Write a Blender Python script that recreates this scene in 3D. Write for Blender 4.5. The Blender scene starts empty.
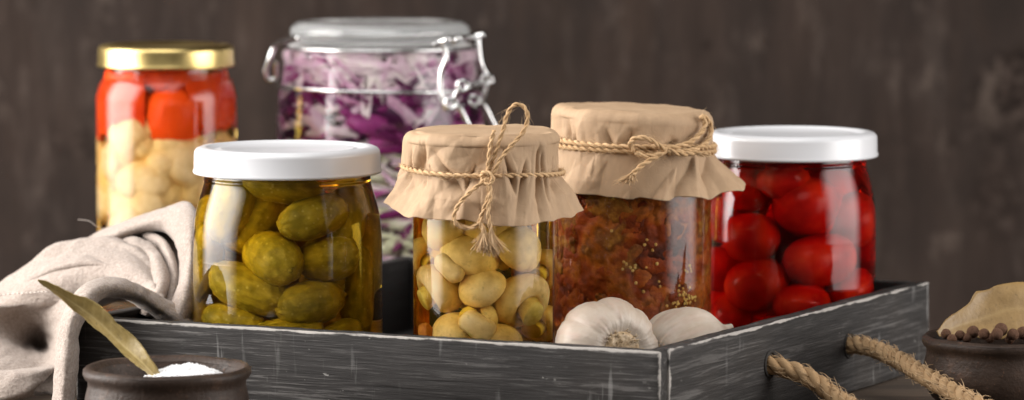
import bpy, bmesh, math, random
from math import sin, cos, pi, radians, sqrt, asin, atan, atan2
from mathutils import Vector, Matrix, noise, Euler

V = Vector
sc = bpy.context.scene
COL = sc.collection
F, H, TH = 3900.0, 0.255, atan(360 / 3900.0)

# ------------------------------------------------------------------ camera geometry helpers
def ray(px, py):
    u, v = (px - 512) / F, (200 - py) / F
    return V((u, cos(TH) + v * sin(TH), -sin(TH) + v * cos(TH)))
def at_y(px, py, Y):
    d = ray(px, py); t = Y / d.y
    return V((d.x * t, Y, H + d.z * t))
def at_z(px, py, z):
    d = ray(px, py); t = (z - H) / d.z
    return V((d.x * t, d.y * t, z))
def mpp(Y, z=0.08):
    return (Y * cos(TH) + (H - z) * sin(TH)) / F

# ------------------------------------------------------------------ object helpers
def tag(o, label=None, cat=None, group=None, kind=None):
    if label: o['label'] = label
    if cat: o['category'] = cat
    if group: o['group'] = group
    if kind: o['kind'] = kind
    return o
def empty(name, loc, label=None, cat=None, group=None, rotz=0):
    o = bpy.data.objects.new(name, None); COL.objects.link(o)
    o.location = loc; o.rotation_euler = (0, 0, rotz); o.empty_display_size = 0.02
    return tag(o, label, cat, group)

class MB:
    def __init__(s):
        s.v = []; s.f = []; s.tone = []; s.cur = 0.0
    def vert(s, p):
        s.v.append(tuple(p)); s.tone.append(s.cur); return len(s.v) - 1
    def grid(s, rows, close_u=False, close_v=False):
        b = len(s.v); n = len(rows); m = len(rows[0])
        for r in rows:
            for p in r: s.vert(p)
        for i in range(n if close_v else n - 1):
            for j in range(m if close_u else m - 1):
                i2, j2 = (i + 1) % n, (j + 1) % m
                s.f.append((b + i * m + j, b + i * m + j2, b + i2 * m + j2, b + i2 * m + j))
        return b
    def lathe(s, prof, seg=96, fn=None, close=False):
        rows = []
        for r, z in prof:
            row = []
            for k in range(seg):
                a = 2 * pi * k / seg
                p = V((r * cos(a), r * sin(a), z))
                if fn: p = fn(p, a, r, z)
                row.append(p)
            rows.append(row)
        # outward normals: profile runs top -> bottom
        s.grid([list(reversed(r)) for r in rows], close_u=True, close_v=close)
    def tube(s, path, rad, sides=8, cap=True):
        n = len(path)
        fr = frames(path); rows = []
        for i, p in enumerate(path):
            t, u, w = fr[i]
            r = rad(i / (n - 1)) if callable(rad) else rad
            rows.append([p + (u * cos(2 * pi * k / sides) + w * sin(2 * pi * k / sides)) * r for k in range(sides)])
        b = s.grid(rows, close_u=True)
        if cap:
            s.f.append(tuple(b + k for k in reversed(range(sides))))
            s.f.append(tuple(b + (n - 1) * sides + k for k in range(sides)))
    def sphere(s, c, r, seg=10, rings=7, M=None, fn=None):
        rows = []
        for i in range(rings + 1):
            t = pi * i / rings; row = []
            for k in range(seg):
                a = 2 * pi * k / seg
                p = V((sin(t) * cos(a), sin(t) * sin(a), cos(t)))
                if fn: p = fn(p)
                p = V((p.x * r[0], p.y * r[1], p.z * r[2])) if not isinstance(r, float) else p * r
                if M is not None: p = M @ p
                row.append(p + c)
            rows.append(list(reversed(row)))
        s.grid(rows, close_u=True)
    def build(s, name, mat, parent=None, smooth=True, sharp=None, weld=True):
        me = bpy.data.meshes.new(name)
        me.from_pydata(s.v, [], s.f); me.update()
        if any(t != 0 for t in s.tone):
            a = me.attributes.new('tone', 'FLOAT', 'POINT'); a.data.foreach_set('value', s.tone)
        if weld:
            bm = bmesh.new(); bm.from_mesh(me)
            bmesh.ops.remove_doubles(bm, verts=bm.verts, dist=1e-7)
            bmesh.ops.dissolve_degenerate(bm, edges=bm.edges, dist=1e-8)
            bm.to_mesh(me); bm.free()
        me.polygons.foreach_set('use_smooth', [smooth] * len(me.polygons))
        if sharp: me.set_sharp_from_angle(angle=radians(sharp))
        o = bpy.data.objects.new(name, me); COL.objects.link(o)
        if mat: me.materials.append(mat)
        if parent: o.parent = parent
        return o

def frames(path):
    n = len(path); out = []; u = None
    for i in range(n):
        t = (path[min(i + 1, n - 1)] - path[max(i - 1, 0)])
        t = t.normalized() if t.length > 1e-9 else V((0, 0, 1))
        if u is None:
            u = t.orthogonal().normalized()
        else:
            u = u - t * u.dot(t)
            u = u.normalized() if u.length > 1e-6 else t.orthogonal().normalized()
        out.append((t, u, t.cross(u)))
    return out
def spline(pts, n=12, closed=False):
    pts = [V(p) for p in pts]; out = []; m = len(pts)
    for i in range(m if closed else m - 1):
        if closed: a, b, c, d = pts[i - 1], pts[i], pts[(i + 1) % m], pts[(i + 2) % m]
        else: a, b, c, d = pts[max(i - 1, 0)], pts[i], pts[i + 1], pts[min(i + 2, m - 1)]
        for k in range(n):
            t = k / n
            out.append(0.5 * ((2 * b) + (c - a) * t + (2 * a - 5 * b + 4 * c - d) * t * t + (3 * b - a - 3 * c + d) * t ** 3))
    if not closed: out.append(pts[-1].copy())
    return out
def resample(path, step):
    out = [path[0].copy()]; acc = 0.0
    for a, b in zip(path, path[1:]):
        L = (b - a).length
        while acc + L >= step and L > 1e-12:
            a = a + (b - a) * ((step - acc) / L); L = (b - a).length; acc = 0; out.append(a.copy())
        acc += L
    if (out[-1] - path[-1]).length > step * .3: out.append(path[-1].copy())
    return out
def lerp(a, b, t): return a + (b - a) * t
def sstep(a, b, x):
    t = min(1, max(0, (x - a) / (b - a))); return t * t * (3 - 2 * t)
def interp(tab, x):
    if x <= tab[0][0]: return tab[0][1]
    for (x0, y0), (x1, y1) in zip(tab, tab[1:]):
        if x <= x1: return lerp(y0, y1, sstep(x0, x1, x))
    return tab[-1][1]

def twisted(mb, path, R, plies, pitch, step, rng, hairs=0, hair_len=0.004, sides=7, fray=0.0):
    """a laid cord: plies wound round a path, with stray fibres"""
    path = resample(path, step); fr = frames(path); n = len(path)
    pr = R * (0.56 if plies == 2 else 0.52); off = R - pr
    for k in range(plies):
        pl = []
        for i, p in enumerate(path):
            a = 2 * pi * (i * step / pitch) + 2 * pi * k / plies
            t, u, w = fr[i]
            wob = 1 + .12 * noise.noise(p * 350 + V((k * 7, 0, 0)))
            pl.append(p + (u * cos(a) + w * sin(a)) * off * wob)
        mb.cur = .35 + .3 * rng.random()
        ph = rng.random() * 9
        mb.tube(pl, lambda s, ph=ph: pr * (1 + .13 * noise.noise(V((s * n * .35, ph, 0)))), sides)
    for _ in range(int(hairs * 1.7)):
        i = rng.randrange(1, n - 1); t, u, w = fr[i]; a = rng.random() * 2 * pi
        d = (u * cos(a) + w * sin(a)); L = hair_len * (.3 + rng.random())
        sgn = 1 if rng.random() < .5 else -1
        p0 = path[i] + d * R * .7
        p1 = p0 + d * L * .35 + t * sgn * L * .5
        p2 = p1 + d * L * .3 * rng.uniform(-.5, 1) + t * sgn * L * .6
        mb.cur = .6 + .4 * rng.random()
        mb.tube(spline([p0, p1, p2], 4), lambda s: R * .05 * (1.2 - s), 4)

# ------------------------------------------------------------------ node helpers
class G:
    def __init__(s, name):
        s.m = bpy.data.materials.new(name); s.m.use_nodes = True
        s.nt = s.m.node_tree; s.nt.nodes.clear()
        s.out = s.nt.nodes.new('ShaderNodeOutputMaterial'); s._tc = None
    def put(s, sock, val):
        if val is None: return
        if isinstance(val, bpy.types.NodeSocket): s.nt.links.new(val, sock)
        else:
            if sock.type == 'RGBA' and len(val) == 3: val = (*val, 1)
            sock.default_value = val
    def node(s, t, ins=None, **at):
        n = s.nt.nodes.new(t)
        for k, v in at.items(): setattr(n, k, v)
        for k, v in (ins or {}).items(): s.put(n.inputs[k], v)
        return n
    @property
    def obj(s):
        if s._tc is None: s._tc = s.node('ShaderNodeTexCoord')
        return s._tc.outputs['Object']
    def mapping(s, vec=None, scale=(1, 1, 1), loc=(0, 0, 0), rot=(0, 0, 0)):
        return s.node('ShaderNodeMapping', {'Vector': vec or s.obj, 'Scale': scale, 'Location': loc, 'Rotation': rot}).outputs[0]
    def noise(s, scale, detail=4, rough=.55, vec=None, dist=0.0, color=False):
        n = s.node('ShaderNodeTexNoise', {'Vector': vec or s.obj, 'Scale': scale, 'Detail': detail, 'Roughness': rough, 'Distortion': dist})
        return n.outputs['Color' if color else 'Fac']
    def voro(s, scale, vec=None, feature='F1', rnd=1.0):
        return s.node('ShaderNodeTexVoronoi', {'Vector': vec or s.obj, 'Scale': scale, 'Randomness': rnd}, feature=feature).outputs['Distance']
    def ramp(s, fac, stops, interp='LINEAR'):
        n = s.node('ShaderNodeValToRGB', {'Fac': fac}); r = n.color_ramp; r.interpolation = interp
        while len(r.elements) < len(stops): r.elements.new(.5)
        for e, (p, c) in zip(r.elements, stops):
            e.position = p
            if not isinstance(c, tuple): c = (c, c, c)
            e.color = (*c, 1)
        return n.outputs['Color']
    def mix(s, fac, a, b, blend='MIX'):
        n = s.node('ShaderNodeMix', data_type='RGBA', blend_type=blend)
        s.put(n.inputs[0], fac); s.put(n.inputs[6], a); s.put(n.inputs[7], b)
        return n.outputs[2]
    def math(s, op, a, b=None, c=None, clamp=False):
        n = s.node('ShaderNodeMath', operation=op, use_clamp=clamp)
        s.put(n.inputs[0], a); s.put(n.inputs[1], b); s.put(n.inputs[2], c)
        return n.outputs[0]
    def sep(s, vec=None):
        return s.node('ShaderNodeSeparateXYZ', {0: vec or s.obj}).outputs
    def mrange(s, v, a, b, c=0.0, d=1.0):
        return s.node('ShaderNodeMapRange', {'Value': v, 'From Min': a, 'From Max': b, 'To Min': c, 'To Max': d}, interpolation_type='SMOOTHSTEP').outputs[0]
    def attr(s, name='tone'):
        return s.node('ShaderNodeAttribute', attribute_name=name).outputs['Fac']
    def bump(s, h, strength=.5, dist=.001, normal=None):
        n = s.node('ShaderNodeBump', {'Height': h, 'Strength': strength, 'Distance': dist})
        if normal: s.put(n.inputs['Normal'], normal)
        return n.outputs[0]
    def pbr(s, col, rough=.5, normal=None, **kw):
        ins = {'Base Color': col, 'Roughness': rough}
        n = s.node('ShaderNodeBsdfPrincipled', ins)
        for k, v in kw.items(): s.put(n.inputs[k.replace('_', ' ')], v)
        if normal: s.put(n.inputs['Normal'], normal)
        s.nt.links.new(n.outputs[0], s.out.inputs['Surface'])
        return s.m

# ------------------------------------------------------------------ materials
def m_wall():
    g = G('dark_wood_wall')
    big = g.noise(4.5, 5, .6, g.mapping(scale=(1.3, 1, .5)))
    warp = g.noise(22, 5, .65)
    gr0 = g.noise(26, 5, .6, g.mapping(scale=(1, 1, .22), loc=(2, 0, 5)), .5)
    gr1 = g.noise(75, 6, .65, g.mapping(scale=(1, 1, .14)), .35)
    gr2 = g.noise(240, 4, .6, g.mapping(scale=(1, 1, .05)), .2)
    x = g.sep()
    base = g.ramp(gr0, [(.30, (0.0186, 0.0123, 0.0098)), (.5, (0.0334, 0.0222, 0.0178)), (.70, (0.0502, 0.0347, 0.0277))])
    base = g.mix(.6, base, g.ramp(gr1, [(.30, (0.0130, 0.0087, 0.0071)), (.5, (0.0326, 0.0219, 0.0176)), (.70, (0.0567, 0.0401, 0.0327))]))
    base = g.mix(.3, base, g.ramp(gr2, [(.3, (0.0158, 0.0107, 0.0086)), (.7, (0.0520, 0.0364, 0.0295))]))
    base = g.mix(g.math('MULTIPLY', g.ramp(big, [(.42, 0.0), (.58, 1.0)]), .75), base, (0.0232, 0.0174, 0.0152))
    br = g.noise(7, 4, .6, g.mapping(scale=(2.2, 1, .5), loc=(7, 0, 2)))
    base = g.mix(g.math('MULTIPLY', g.ramp(br, [(.50, 0.0), (.68, 1.0)]), .45), base, (0.0455, 0.0281, 0.0195))
    def knot(col, kx, kz, rx, rz, ring):
        dx = g.math('DIVIDE', g.math('SUBTRACT', x[0], kx), rx)
        dz = g.math('DIVIDE', g.math('SUBTRACT', x[2], kz), rz)
        d = g.math('SQRT', g.math('ADD', g.math('MULTIPLY', dx, dx), g.math('MULTIPLY', dz, dz)))
        d = g.math('ADD', d, g.math('MULTIPLY', g.math('SUBTRACT', warp, .5), 1.9))
        lump = g.noise(95, 4, .65, g.mapping(loc=(kx * 9, 0, kz)))
        k = g.ramp(lump, [(.34, (0.0074, 0.0049, 0.0039)), (.50, (0.0209, 0.0140, 0.0109)), (.60, (0.0465, 0.0331, 0.0272)), (.70, (0.0697, 0.0516, 0.0435))])
        f = g.mrange(d, .45, 1.15, ring, 0.0)
        return g.mix(f, col, k)
    for kx, kz, rx, rz, rg in KNOTS: base = knot(base, kx, kz, rx, rz, rg)
    st = g.noise(14, 5, .7, g.mapping(scale=(.5, 1, 9)))
    base = g.mix(g.math('MULTIPLY', g.ramp(st, [(.60, 0.0), (.75, 1.0)]), .35), base, (0.0112, 0.0078, 0.0066))
    sc_ = g.noise(36, 5, .7, g.mapping(scale=(1.6, 1, .5), loc=(3, 0, 1)))
    base = g.mix(g.math('MULTIPLY', g.ramp(sc_, [(.55, 0.0), (.70, 1.0)]), .5), base, (0.0766, 0.0579, 0.0486))
    mot = g.noise(17, 6, .7, g.mapping(scale=(1, 1, .45), loc=(1, 0, 8)))
    base = g.mix(g.math('MULTIPLY', g.ramp(mot, [(.46, 0.0), (.66, 1.0)]), .6), base, (0.0176, 0.0131, 0.0111))
    mo2 = g.noise(48, 4, .65, g.mapping(scale=(1, 1, .6), loc=(4, 0, 3)))
    base = g.mix(g.math('MULTIPLY', g.ramp(mo2, [(.60, 0.0), (.72, 1.0)]), .5), base, (0.1100, 0.0829, 0.0679))
    nm = g.bump(g.math('ADD', gr1, g.math('MULTIPLY', gr2, .5)), .3, .002)
    return g.pbr(base, .7, nm, Specular_IOR_Level=.08)

def m_table():
    g = G('brown_plank_wood')
    w = g.noise(18, 3, .5)
    gr = g.noise(60, 7, .65, g.mapping(scale=(.06, 1, 1)), .5)
    gr2 = g.noise(240, 5, .6, g.mapping(scale=(.05, 1, 1)), .2)
    c = g.ramp(gr, [(.3, (.028, .018, .012)), (.5, (.075, .05, .034)), (.7, (.16, .115, .08))])
    c = g.mix(.45, c, g.ramp(gr2, [(.35, (.02, .013, .009)), (.7, (.19, .14, .10))]))
    c = g.mix(g.ramp(w, [(.4, 0.0), (.7, .5)]), c, (.045, .035, .028))
    return g.pbr(c, .6, g.bump(g.math('ADD', gr, gr2), .5, .001))

def m_crate(L, h, name, vertical=False, seed=0.0, dens=1.0):
    g = G(name)
    x = g.sep()
    lo = (seed, seed * 1.7, seed * .6)
    wob = g.noise(22, 3, .5, g.mapping(loc=lo))
    stretch = (.045, 1, 1)
    gr = g.noise(420, 6, .70, g.mapping(scale=stretch, loc=lo), .5)
    gr2 = g.noise(1000, 4, .6, g.mapping(scale=(.04, 1, 1), loc=lo), .2)
    base = g.ramp(gr, [(.25, (.010, .0090, .0086)), (.5, (.028, .0257, .0248)), (.75, (.060, .0555, .0535))])
    base = g.mix(.4, base, g.ramp(gr2, [(.3, (.012, .0108, .0102)), (.7, (.066, .061, .059))]))
    # cool / brown drift of the stain
    base = g.mix(g.ramp(wob, [(.5, 0.0), (.75, .45)]), base, (.05, .042, .036))
    # dry-brushed pale paint caught on the grain, in patches
    patch = g.noise(13, 4, .6, g.mapping(scale=(.8, 1, 2.0), loc=(seed * 3 + 5, 0, 2)))
    patch = g.ramp(patch, [(.38, .08), (.62, 1.0)])
    ln = g.ramp(gr, [(.56, 0.0), (.63, 1.0)])
    ln2 = g.ramp(gr2, [(.58, 0.0), (.66, 1.0)])
    dry = g.math('MULTIPLY', g.math('MAXIMUM', ln, g.math('MULTIPLY', ln2, .8)), patch)
    base = g.mix(g.math('MULTIPLY', dry, .36 * dens), base, (.28, .265, .255))
    # cross scratches
    cs = g.noise(300, 3, .6, g.mapping(scale=(1, 1, .08), rot=(0, radians(14 if vertical else 6), 0), loc=lo), .2)
    csp = g.ramp(g.noise(20, 3, .6, g.mapping(loc=(seed + 9, 1, 4))), [(.5, 0.0), (.66, 1.0)])
    cs = g.math('MULTIPLY', g.ramp(cs, [(.6, 0.0), (.68, 1.0)]), csp)
    base = g.mix(g.math('MULTIPLY', cs, .55 if vertical else .3), base, (.42, .41, .40))
    # flecks of bare pale paint
    fl = g.noise(230, 3, .6, g.mapping(scale=(.6, 1, 1), loc=(seed + 3, 4, 7)))
    flp = g.ramp(g.noise(26, 2, .5, g.mapping(loc=(seed, 8, 1))), [(.52, 0.0), (.66, 1.0)])
    fl = g.math('MULTIPLY', g.ramp(fl, [(.66, 0.0), (.70, 1.0)]), flp)
    base = g.mix(g.math('MULTIPLY', fl, .8), base, (.55, .53, .5))
    # worn edges
    en = g.noise(110, 5, .7, g.mapping(scale=(.35, 1, 1), loc=lo))
    top = g.mrange(x[2], h - .0024, h - .0002, 0.0, 1.0)
    e1 = g.mrange(x[0], .0026, .0002, 0.0, 1.0)
    e2 = g.mrange(x[0], L - .0026, L - .0002, 0.0, 1.0)
    # only along the outer arris, not across the whole top face
    arr = g.mrange(x[1], .0024, .0006, 0.0, 1.0)
    e = g.math('MAXIMUM', g.math('MULTIPLY', top, arr), g.math('MULTIPLY', g.math('MAXIMUM', e1, e2), arr))
    em = g.mrange(g.math('ADD', g.math('MULTIPLY', e, .40), en), .76, .90, 0.0, .85)
    base = g.mix(em, base, (.46, .43, .40))
    chip = g.ramp(g.noise(75, 3, .6, g.mapping(loc=(seed + 2, 2, 9))), [(.68, 0.0), (.71, 1.0)])
    base = g.mix(g.math('MULTIPLY', chip, top), base, (.33, .23, .16))
    base = g.mix(g.mrange(x[1], CT * .55, CT * .95, 0.0, .85), base, (.012, .010, .009)) if L < 1 and not name.endswith('bottom') else base  # shade of the unlit crate interior, put into the colour of the inner faces
    hb = g.math('ADD', g.math('MULTIPLY', gr, 1.0), g.math('MULTIPLY', gr2, .6))
    return g.pbr(base, .6, g.bump(hb, .55, .0009), Specular_IOR_Level=.18)

def m_paint_white():
    g = G('white_lacquer')
    n = g.noise(160, 2, .5)
    return g.pbr((.64, .645, .668), .3, g.bump(n, .05, .0004), Coat_Weight=.3, Coat_Roughness=.12)
def m_gold():
    g = G('gold_lacquered_tin')
    n = g.noise(60, 3, .5)
    r = g.ramp(n, [(.3, .26), (.7, .36)])
    return g.pbr((.66, .50, .20), r, Metallic=1.0)
def m_steel():
    g = G('polished_wire')
    return g.pbr((.74, .74, .74), .2, Metallic=1.0)
def m_glass(name='clear_glass', ior=1.42, col=(.985, .995, .985)):
    g = G(name)
    n = g.noise(26, 2, .5)
    return g.pbr(col, 0.0, g.bump(n, .03, .003), IOR=ior, Transmission_Weight=1.0)
def m_liquid(name, col, dens):
    g = G(name)
    v = g.node('ShaderNodeVolumeAbsorption', {'Color': col, 'Density': dens})
    g.nt.links.new(v.outputs[0], g.out.inputs['Volume'])
    return g.m
def m_kraft():
    g = G('kraft_paper')
    f = g.noise(420, 4, .6, g.mapping(scale=(1, 1, .35)))
    b = g.noise(40, 4, .6)
    c = g.ramp(b, [(.3, (.375, .25, .150)), (.7, (.46, .315, .195))])
    c = g.mix(g.math('MULTIPLY', g.ramp(f, [(.35, 0.0), (.7, 1.0)]), .3), c, (.27, .175, .105))
    v = g.mix(.05, g.obj, g.noise(60, 3, .5, color=True))
    cr = g.voro(78, g.mapping(vec=v), 'DISTANCE_TO_EDGE')
    crr = g.ramp(cr, [(0, 0.0), (.05, 1.0)])
    h = g.math('ADD', g.math('MULTIPLY', f, .3), g.math('MULTIPLY', crr, .10))
    return g.pbr(c, .72, g.bump(h, .38, .0009), Specular_IOR_Level=.3)
def m_twine(name='jute_twine', k=1.0):
    g = G(name)
    t = g.attr()
    f = g.noise(900, 4, .7, g.mapping(scale=(1, 1, 1)))
    c = g.ramp(t, [(.2, (.42 * k, .26 * k, .12 * k)), (.6, (.60 * k, .40 * k, .215 * k)), (1.0, (.78 * k, .58 * k, .36 * k))])
    c = g.mix(g.math('MULTIPLY', f, .45), c, (.38 * k, .22 * k, .10 * k))
    return g.pbr(c, .85, g.bump(f, .6, .0004))
def m_pickle():
    g = G('gherkin_skin')
    big = g.noise(110, 3, .6)
    st = g.noise(260, 3, .6, g.mapping(scale=(1, 1, .25)))
    c = g.ramp(st, [(.25, (.27, .175, .010)), (.55, (.46, .315, .022)), (.8, (.66, .47, .055))])
    c = g.mix(g.ramp(big, [(.4, 0.0), (.65, .75)]), c, (.20, .145, .010))
    spots = g.ramp(g.voro(300), [(.1, 1.0), (.24, 0.0)])
    c = g.mix(g.math('MULTIPLY', spots, .28), c, (.85, .66, .16))
    warts = g.voro(230, None, 'SMOOTH_F1')
    return g.pbr(c, .35, g.bump(g.ramp(warts, [(0, 1.0), (.5, 0.0)]), .5, .0012), Specular_IOR_Level=.1)
def m_tomato(dark=1.0):
    g = G('tomato_skin')
    b = g.noise(60, 3, .5)
    c = g.ramp(b, [(.28, (.30 * dark, .004, .003)), (.5, (.48 * dark, .010, .005)), (.75, (.64 * dark, .035, .010))])
    c = g.mix(g.mrange(g.sep()[2], .006, .013, 0.0, .35), c, (.62 * dark, .09, .015))
    st = g.ramp(g.noise(160, 3, .6, g.mapping(scale=(1, 1, .15))), [(.55, 0.0), (.75, .35)])
    c = g.mix(st, c, (.62, .10, .03))
    return g.pbr(c, .22, g.bump(b, .1, .001), Subsurface_Weight=.1, Subsurface_Radius=(.004, .001, .0006), Subsurface_Scale=1.0, Specular_IOR_Level=.1)
def m_mushroom():
    g = G('mushroom_flesh')
    b = g.noise(95, 4, .6)
    c = g.ramp(b, [(.3, (.56, .36, .13)), (.55, (.82, .59, .27)), (.8, (.90, .72, .40))])
    sp = g.ramp(g.noise(330, 3, .6), [(.58, 0.0), (.72, .5)])
    c = g.mix(sp, c, (.42, .27, .10))
    t = g.attr()
    c = g.mix(t, c, g.ramp(g.noise(240, 3, .6), [(.3, (.50, .34, .05)), (.7, (.74, .56, .14))]))
    return g.pbr(c, .4, g.bump(b, .2, .0012), Subsurface_Weight=.08, Subsurface_Radius=(.004, .003, .001), Subsurface_Scale=1.0, Specular_IOR_Level=.1)
def m_cauliflower():
    g = G('pickled_cauliflower')
    b = g.noise(120, 4, .6)
    c = g.ramp(b, [(.3, (.66, .44, .19)), (.7, (.86, .66, .38))])
    return g.pbr(c, .5, g.bump(g.noise(500, 3, .6), .5, .001), Specular_IOR_Level=.1)
def m_carrot():
    g = G('carrot_flesh')
    return g.pbr(g.ramp(g.noise(150, 3, .6), [(.3, (.36, .10, .012)), (.7, (.50, .19, .03))]), .4, Specular_IOR_Level=.1)
def m_pepper():
    g = G('red_pepper_skin')
    b = g.noise(60, 3, .6)
    return g.pbr(g.ramp(b, [(.3, (.50, .030, .006)), (.7, (.68, .075, .010))]), .25, Specular_IOR_Level=.1)
def m_cabbage():
    g = G('red_cabbage')
    t = g.attr()
    n = g.noise(90, 4, .6)
    tt = g.math('ADD', t, g.math('MULTIPLY', g.math('SUBTRACT', n, .5), .35))
    c = g.ramp(tt, [(.12, (.05, .006, .035)), (.32, (.17, .012, .10)), (.5, (.42, .08, .27)), (.66, (.74, .50, .62)), (.82, (.86, .76, .74)), (.97, (.68, .68, .46))])
    return g.pbr(c, .3, g.bump(n, .3, .0015), Specular_IOR_Level=.18)
def m_salsa():
    g = G('stewed_vegetables')
    t = g.attr()
    n = g.noise(170, 5, .65)
    n2 = g.noise(460, 4, .6)
    tt = g.math('ADD', t, g.math('MULTIPLY', g.math('SUBTRACT', n, .5), .7))
    c = g.ramp(tt, [(.0, (.045, .009, .003)), (.24, (.13, .022, .005)), (.44, (.30, .050, .008)), (.60, (.42, .115, .014)), (.74, (.17, .050, .009)), (.95, (.48, .21, .03))])
    c = g.mix(g.ramp(n2, [(.32, .5), (.55, 0.0)]), c, (.12, .022, .008))
    return g.pbr(c, .3, g.bump(g.math('ADD', n, n2), .5, .0012), Specular_IOR_Level=.1)
def m_seed():
    g = G('pale_seeds')
    return g.pbr(g.ramp(g.noise(300, 2, .5), [(.3, (.60, .34, .07)), (.7, (.78, .55, .18))]), .35, Specular_IOR_Level=.1)
def m_garlic():
    g = G('garlic_skin')
    t = g.attr()
    st = g.noise(150, 4, .6, g.mapping(scale=(1, 1, .18)))
    b = g.noise(55, 4, .6)
    c = g.ramp(b, [(.3, (.40, .31, .235)), (.7, (.53, .455, .38))])
    c = g.mix(g.ramp(st, [(.50, 0.0), (.70, .6)]), c, (.46, .32, .26))
    c = g.mix(t, c, g.ramp(g.noise(700, 4, .7), [(.3, (.30, .19, .09)), (.7, (.66, .50, .32))]))
    return g.pbr(c, .5, g.bump(g.math('ADD', st, g.math('MULTIPLY', b, .5)), .5, .0012), Subsurface_Weight=.12, Subsurface_Radius=(.004, .003, .002), Subsurface_Scale=1.0)
def m_clay():
    g = G('dark_fired_clay')
    b = g.noise(70, 5, .65)
    f = g.noise(600, 3, .6)
    rg = g.noise(260, 3, .6, g.mapping(scale=(.15, .15, 1)))
    c = g.ramp(b, [(.3, (.022, .014, .010)), (.6, (.050, .033, .025)), (.8, (.11, .064, .042))])
    c = g.mix(g.ramp(f, [(.62, 0.0), (.75, .6)]), c, (.17, .085, .05))
    return g.pbr(c, .5, g.bump(g.math('ADD', g.math('MULTIPLY', rg, .8), f), .4, .0010), Specular_IOR_Level=.22)
def m_salt():
    g = G('white_salt')
    n = g.noise(1500, 3, .7)
    return g.pbr((.90, .90, .91), .6, g.bump(n, .5, .0006))
def m_leaf(name, a, b, vein):
    g = G(name)
    n = g.noise(90, 5, .65)
    c = g.ramp(n, [(.3, a), (.7, b)])
    sp = g.ramp(g.noise(420, 3, .6), [(.6, 0.0), (.72, .6)])
    c = g.mix(sp, c, tuple(q * .55 for q in a))
    c = g.mix(g.attr(), c, vein)
    return g.pbr(c, .5, g.bump(g.math('ADD', n, g.math('MULTIPLY', g.noise(700, 2, .5), .3)), .4, .001))
def m_berry():
    g = G('dried_berry')
    n = g.noise(420, 4, .65)
    return g.pbr(g.ramp(n, [(.3, (.060, .028, .016)), (.7, (.19, .095, .055))]), .7, g.bump(n, .7, .001), Specular_IOR_Level=.2)
def m_linen():
    g = G('beige_linen')
    b = g.noise(45, 4, .6)
    c = g.ramp(b, [(.3, (.275, .222, .19)), (.7, (.345, .287, .25))])
    sl = g.noise(520, 3, .7, g.mapping(scale=(.25, 1, 1), rot=(0, radians(28), 0)))
    c = g.mix(g.math('MULTIPLY', g.ramp(sl, [(.45, 0.0), (.7, 1.0)]), .4), c, (.20, .158, .132))
    wv = g.noise(760, 3, .75)
    c = g.mix(g.math('MULTIPLY', g.ramp(wv, [(.44, 0.0), (.58, 1.0)]), .5), c, (.47, .40, .35))
    hh = g.math('ADD', sl, wv)
    return g.pbr(c, .9, g.bump(hh, .8, .0010), Specular_IOR_Level=.15, Sheen_Weight=.15)
def m_rope():
    return m_twine('hemp_rope', .80)

def fit(jar, rmax, prefix, zmin=.004):
    """press the pieces of a jar against the inside of its glass"""
    for o in list(COL.objects):
        if o.type != 'MESH' or o.parent or not o.get('category'): continue
        if not any(o.name.startswith(p) for p in prefix): continue
        M = Matrix.LocRotScale(o.location, o.rotation_euler, o.scale); c = M.translation
        if (V((c.x - jar.X, c.y - jar.Y, 0))).length > .06: continue
        Mi = M.inverted()
        for v in o.data.vertices:
            p = M @ v.co; d = V((p.x - jar.X, p.y - jar.Y, 0)); z = p.z - jar.base; ch = False
            lim = rmax(z) if callable(rmax) else rmax
            if d.length > lim - .0016:
                e = d.length - (lim - .0016); d = d.normalized() * (lim - .0016 + .0014 * (1 - math.exp(-e / .0014))); p.x, p.y = jar.X + d.x, jar.Y + d.y; ch = True
            if z < zmin: p.z = jar.base + zmin; ch = True
            if ch: v.co = Mi @ p
def prof_r(prof, off):
    tab = sorted([(z, r) for r, z in prof])
    return lambda z: interp(tab, z) - off

# ------------------------------------------------------------------ world, camera, lights
w = bpy.data.worlds.new('World'); sc.world = w; w.use_nodes = True
w.node_tree.nodes['Background'].inputs[0].default_value = (.92, .95, 1.0, 1)
w.node_tree.nodes['Background'].inputs[1].default_value = .02

cam = bpy.data.cameras.new('camera'); co = bpy.data.objects.new('camera', cam); COL.objects.link(co)
co.location = (0, 0, H); co.rotation_euler = (pi / 2 - TH, 0, 0)
cam.sensor_width = 36; cam.lens = 36 * F / 1024; cam.clip_end = 50; cam.clip_start = .05
cam.dof.use_dof = True; cam.dof.focus_distance = 1.72; cam.dof.aperture_fstop = 9.0; cam.dof.aperture_blades = 9
sc.camera = co

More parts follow.
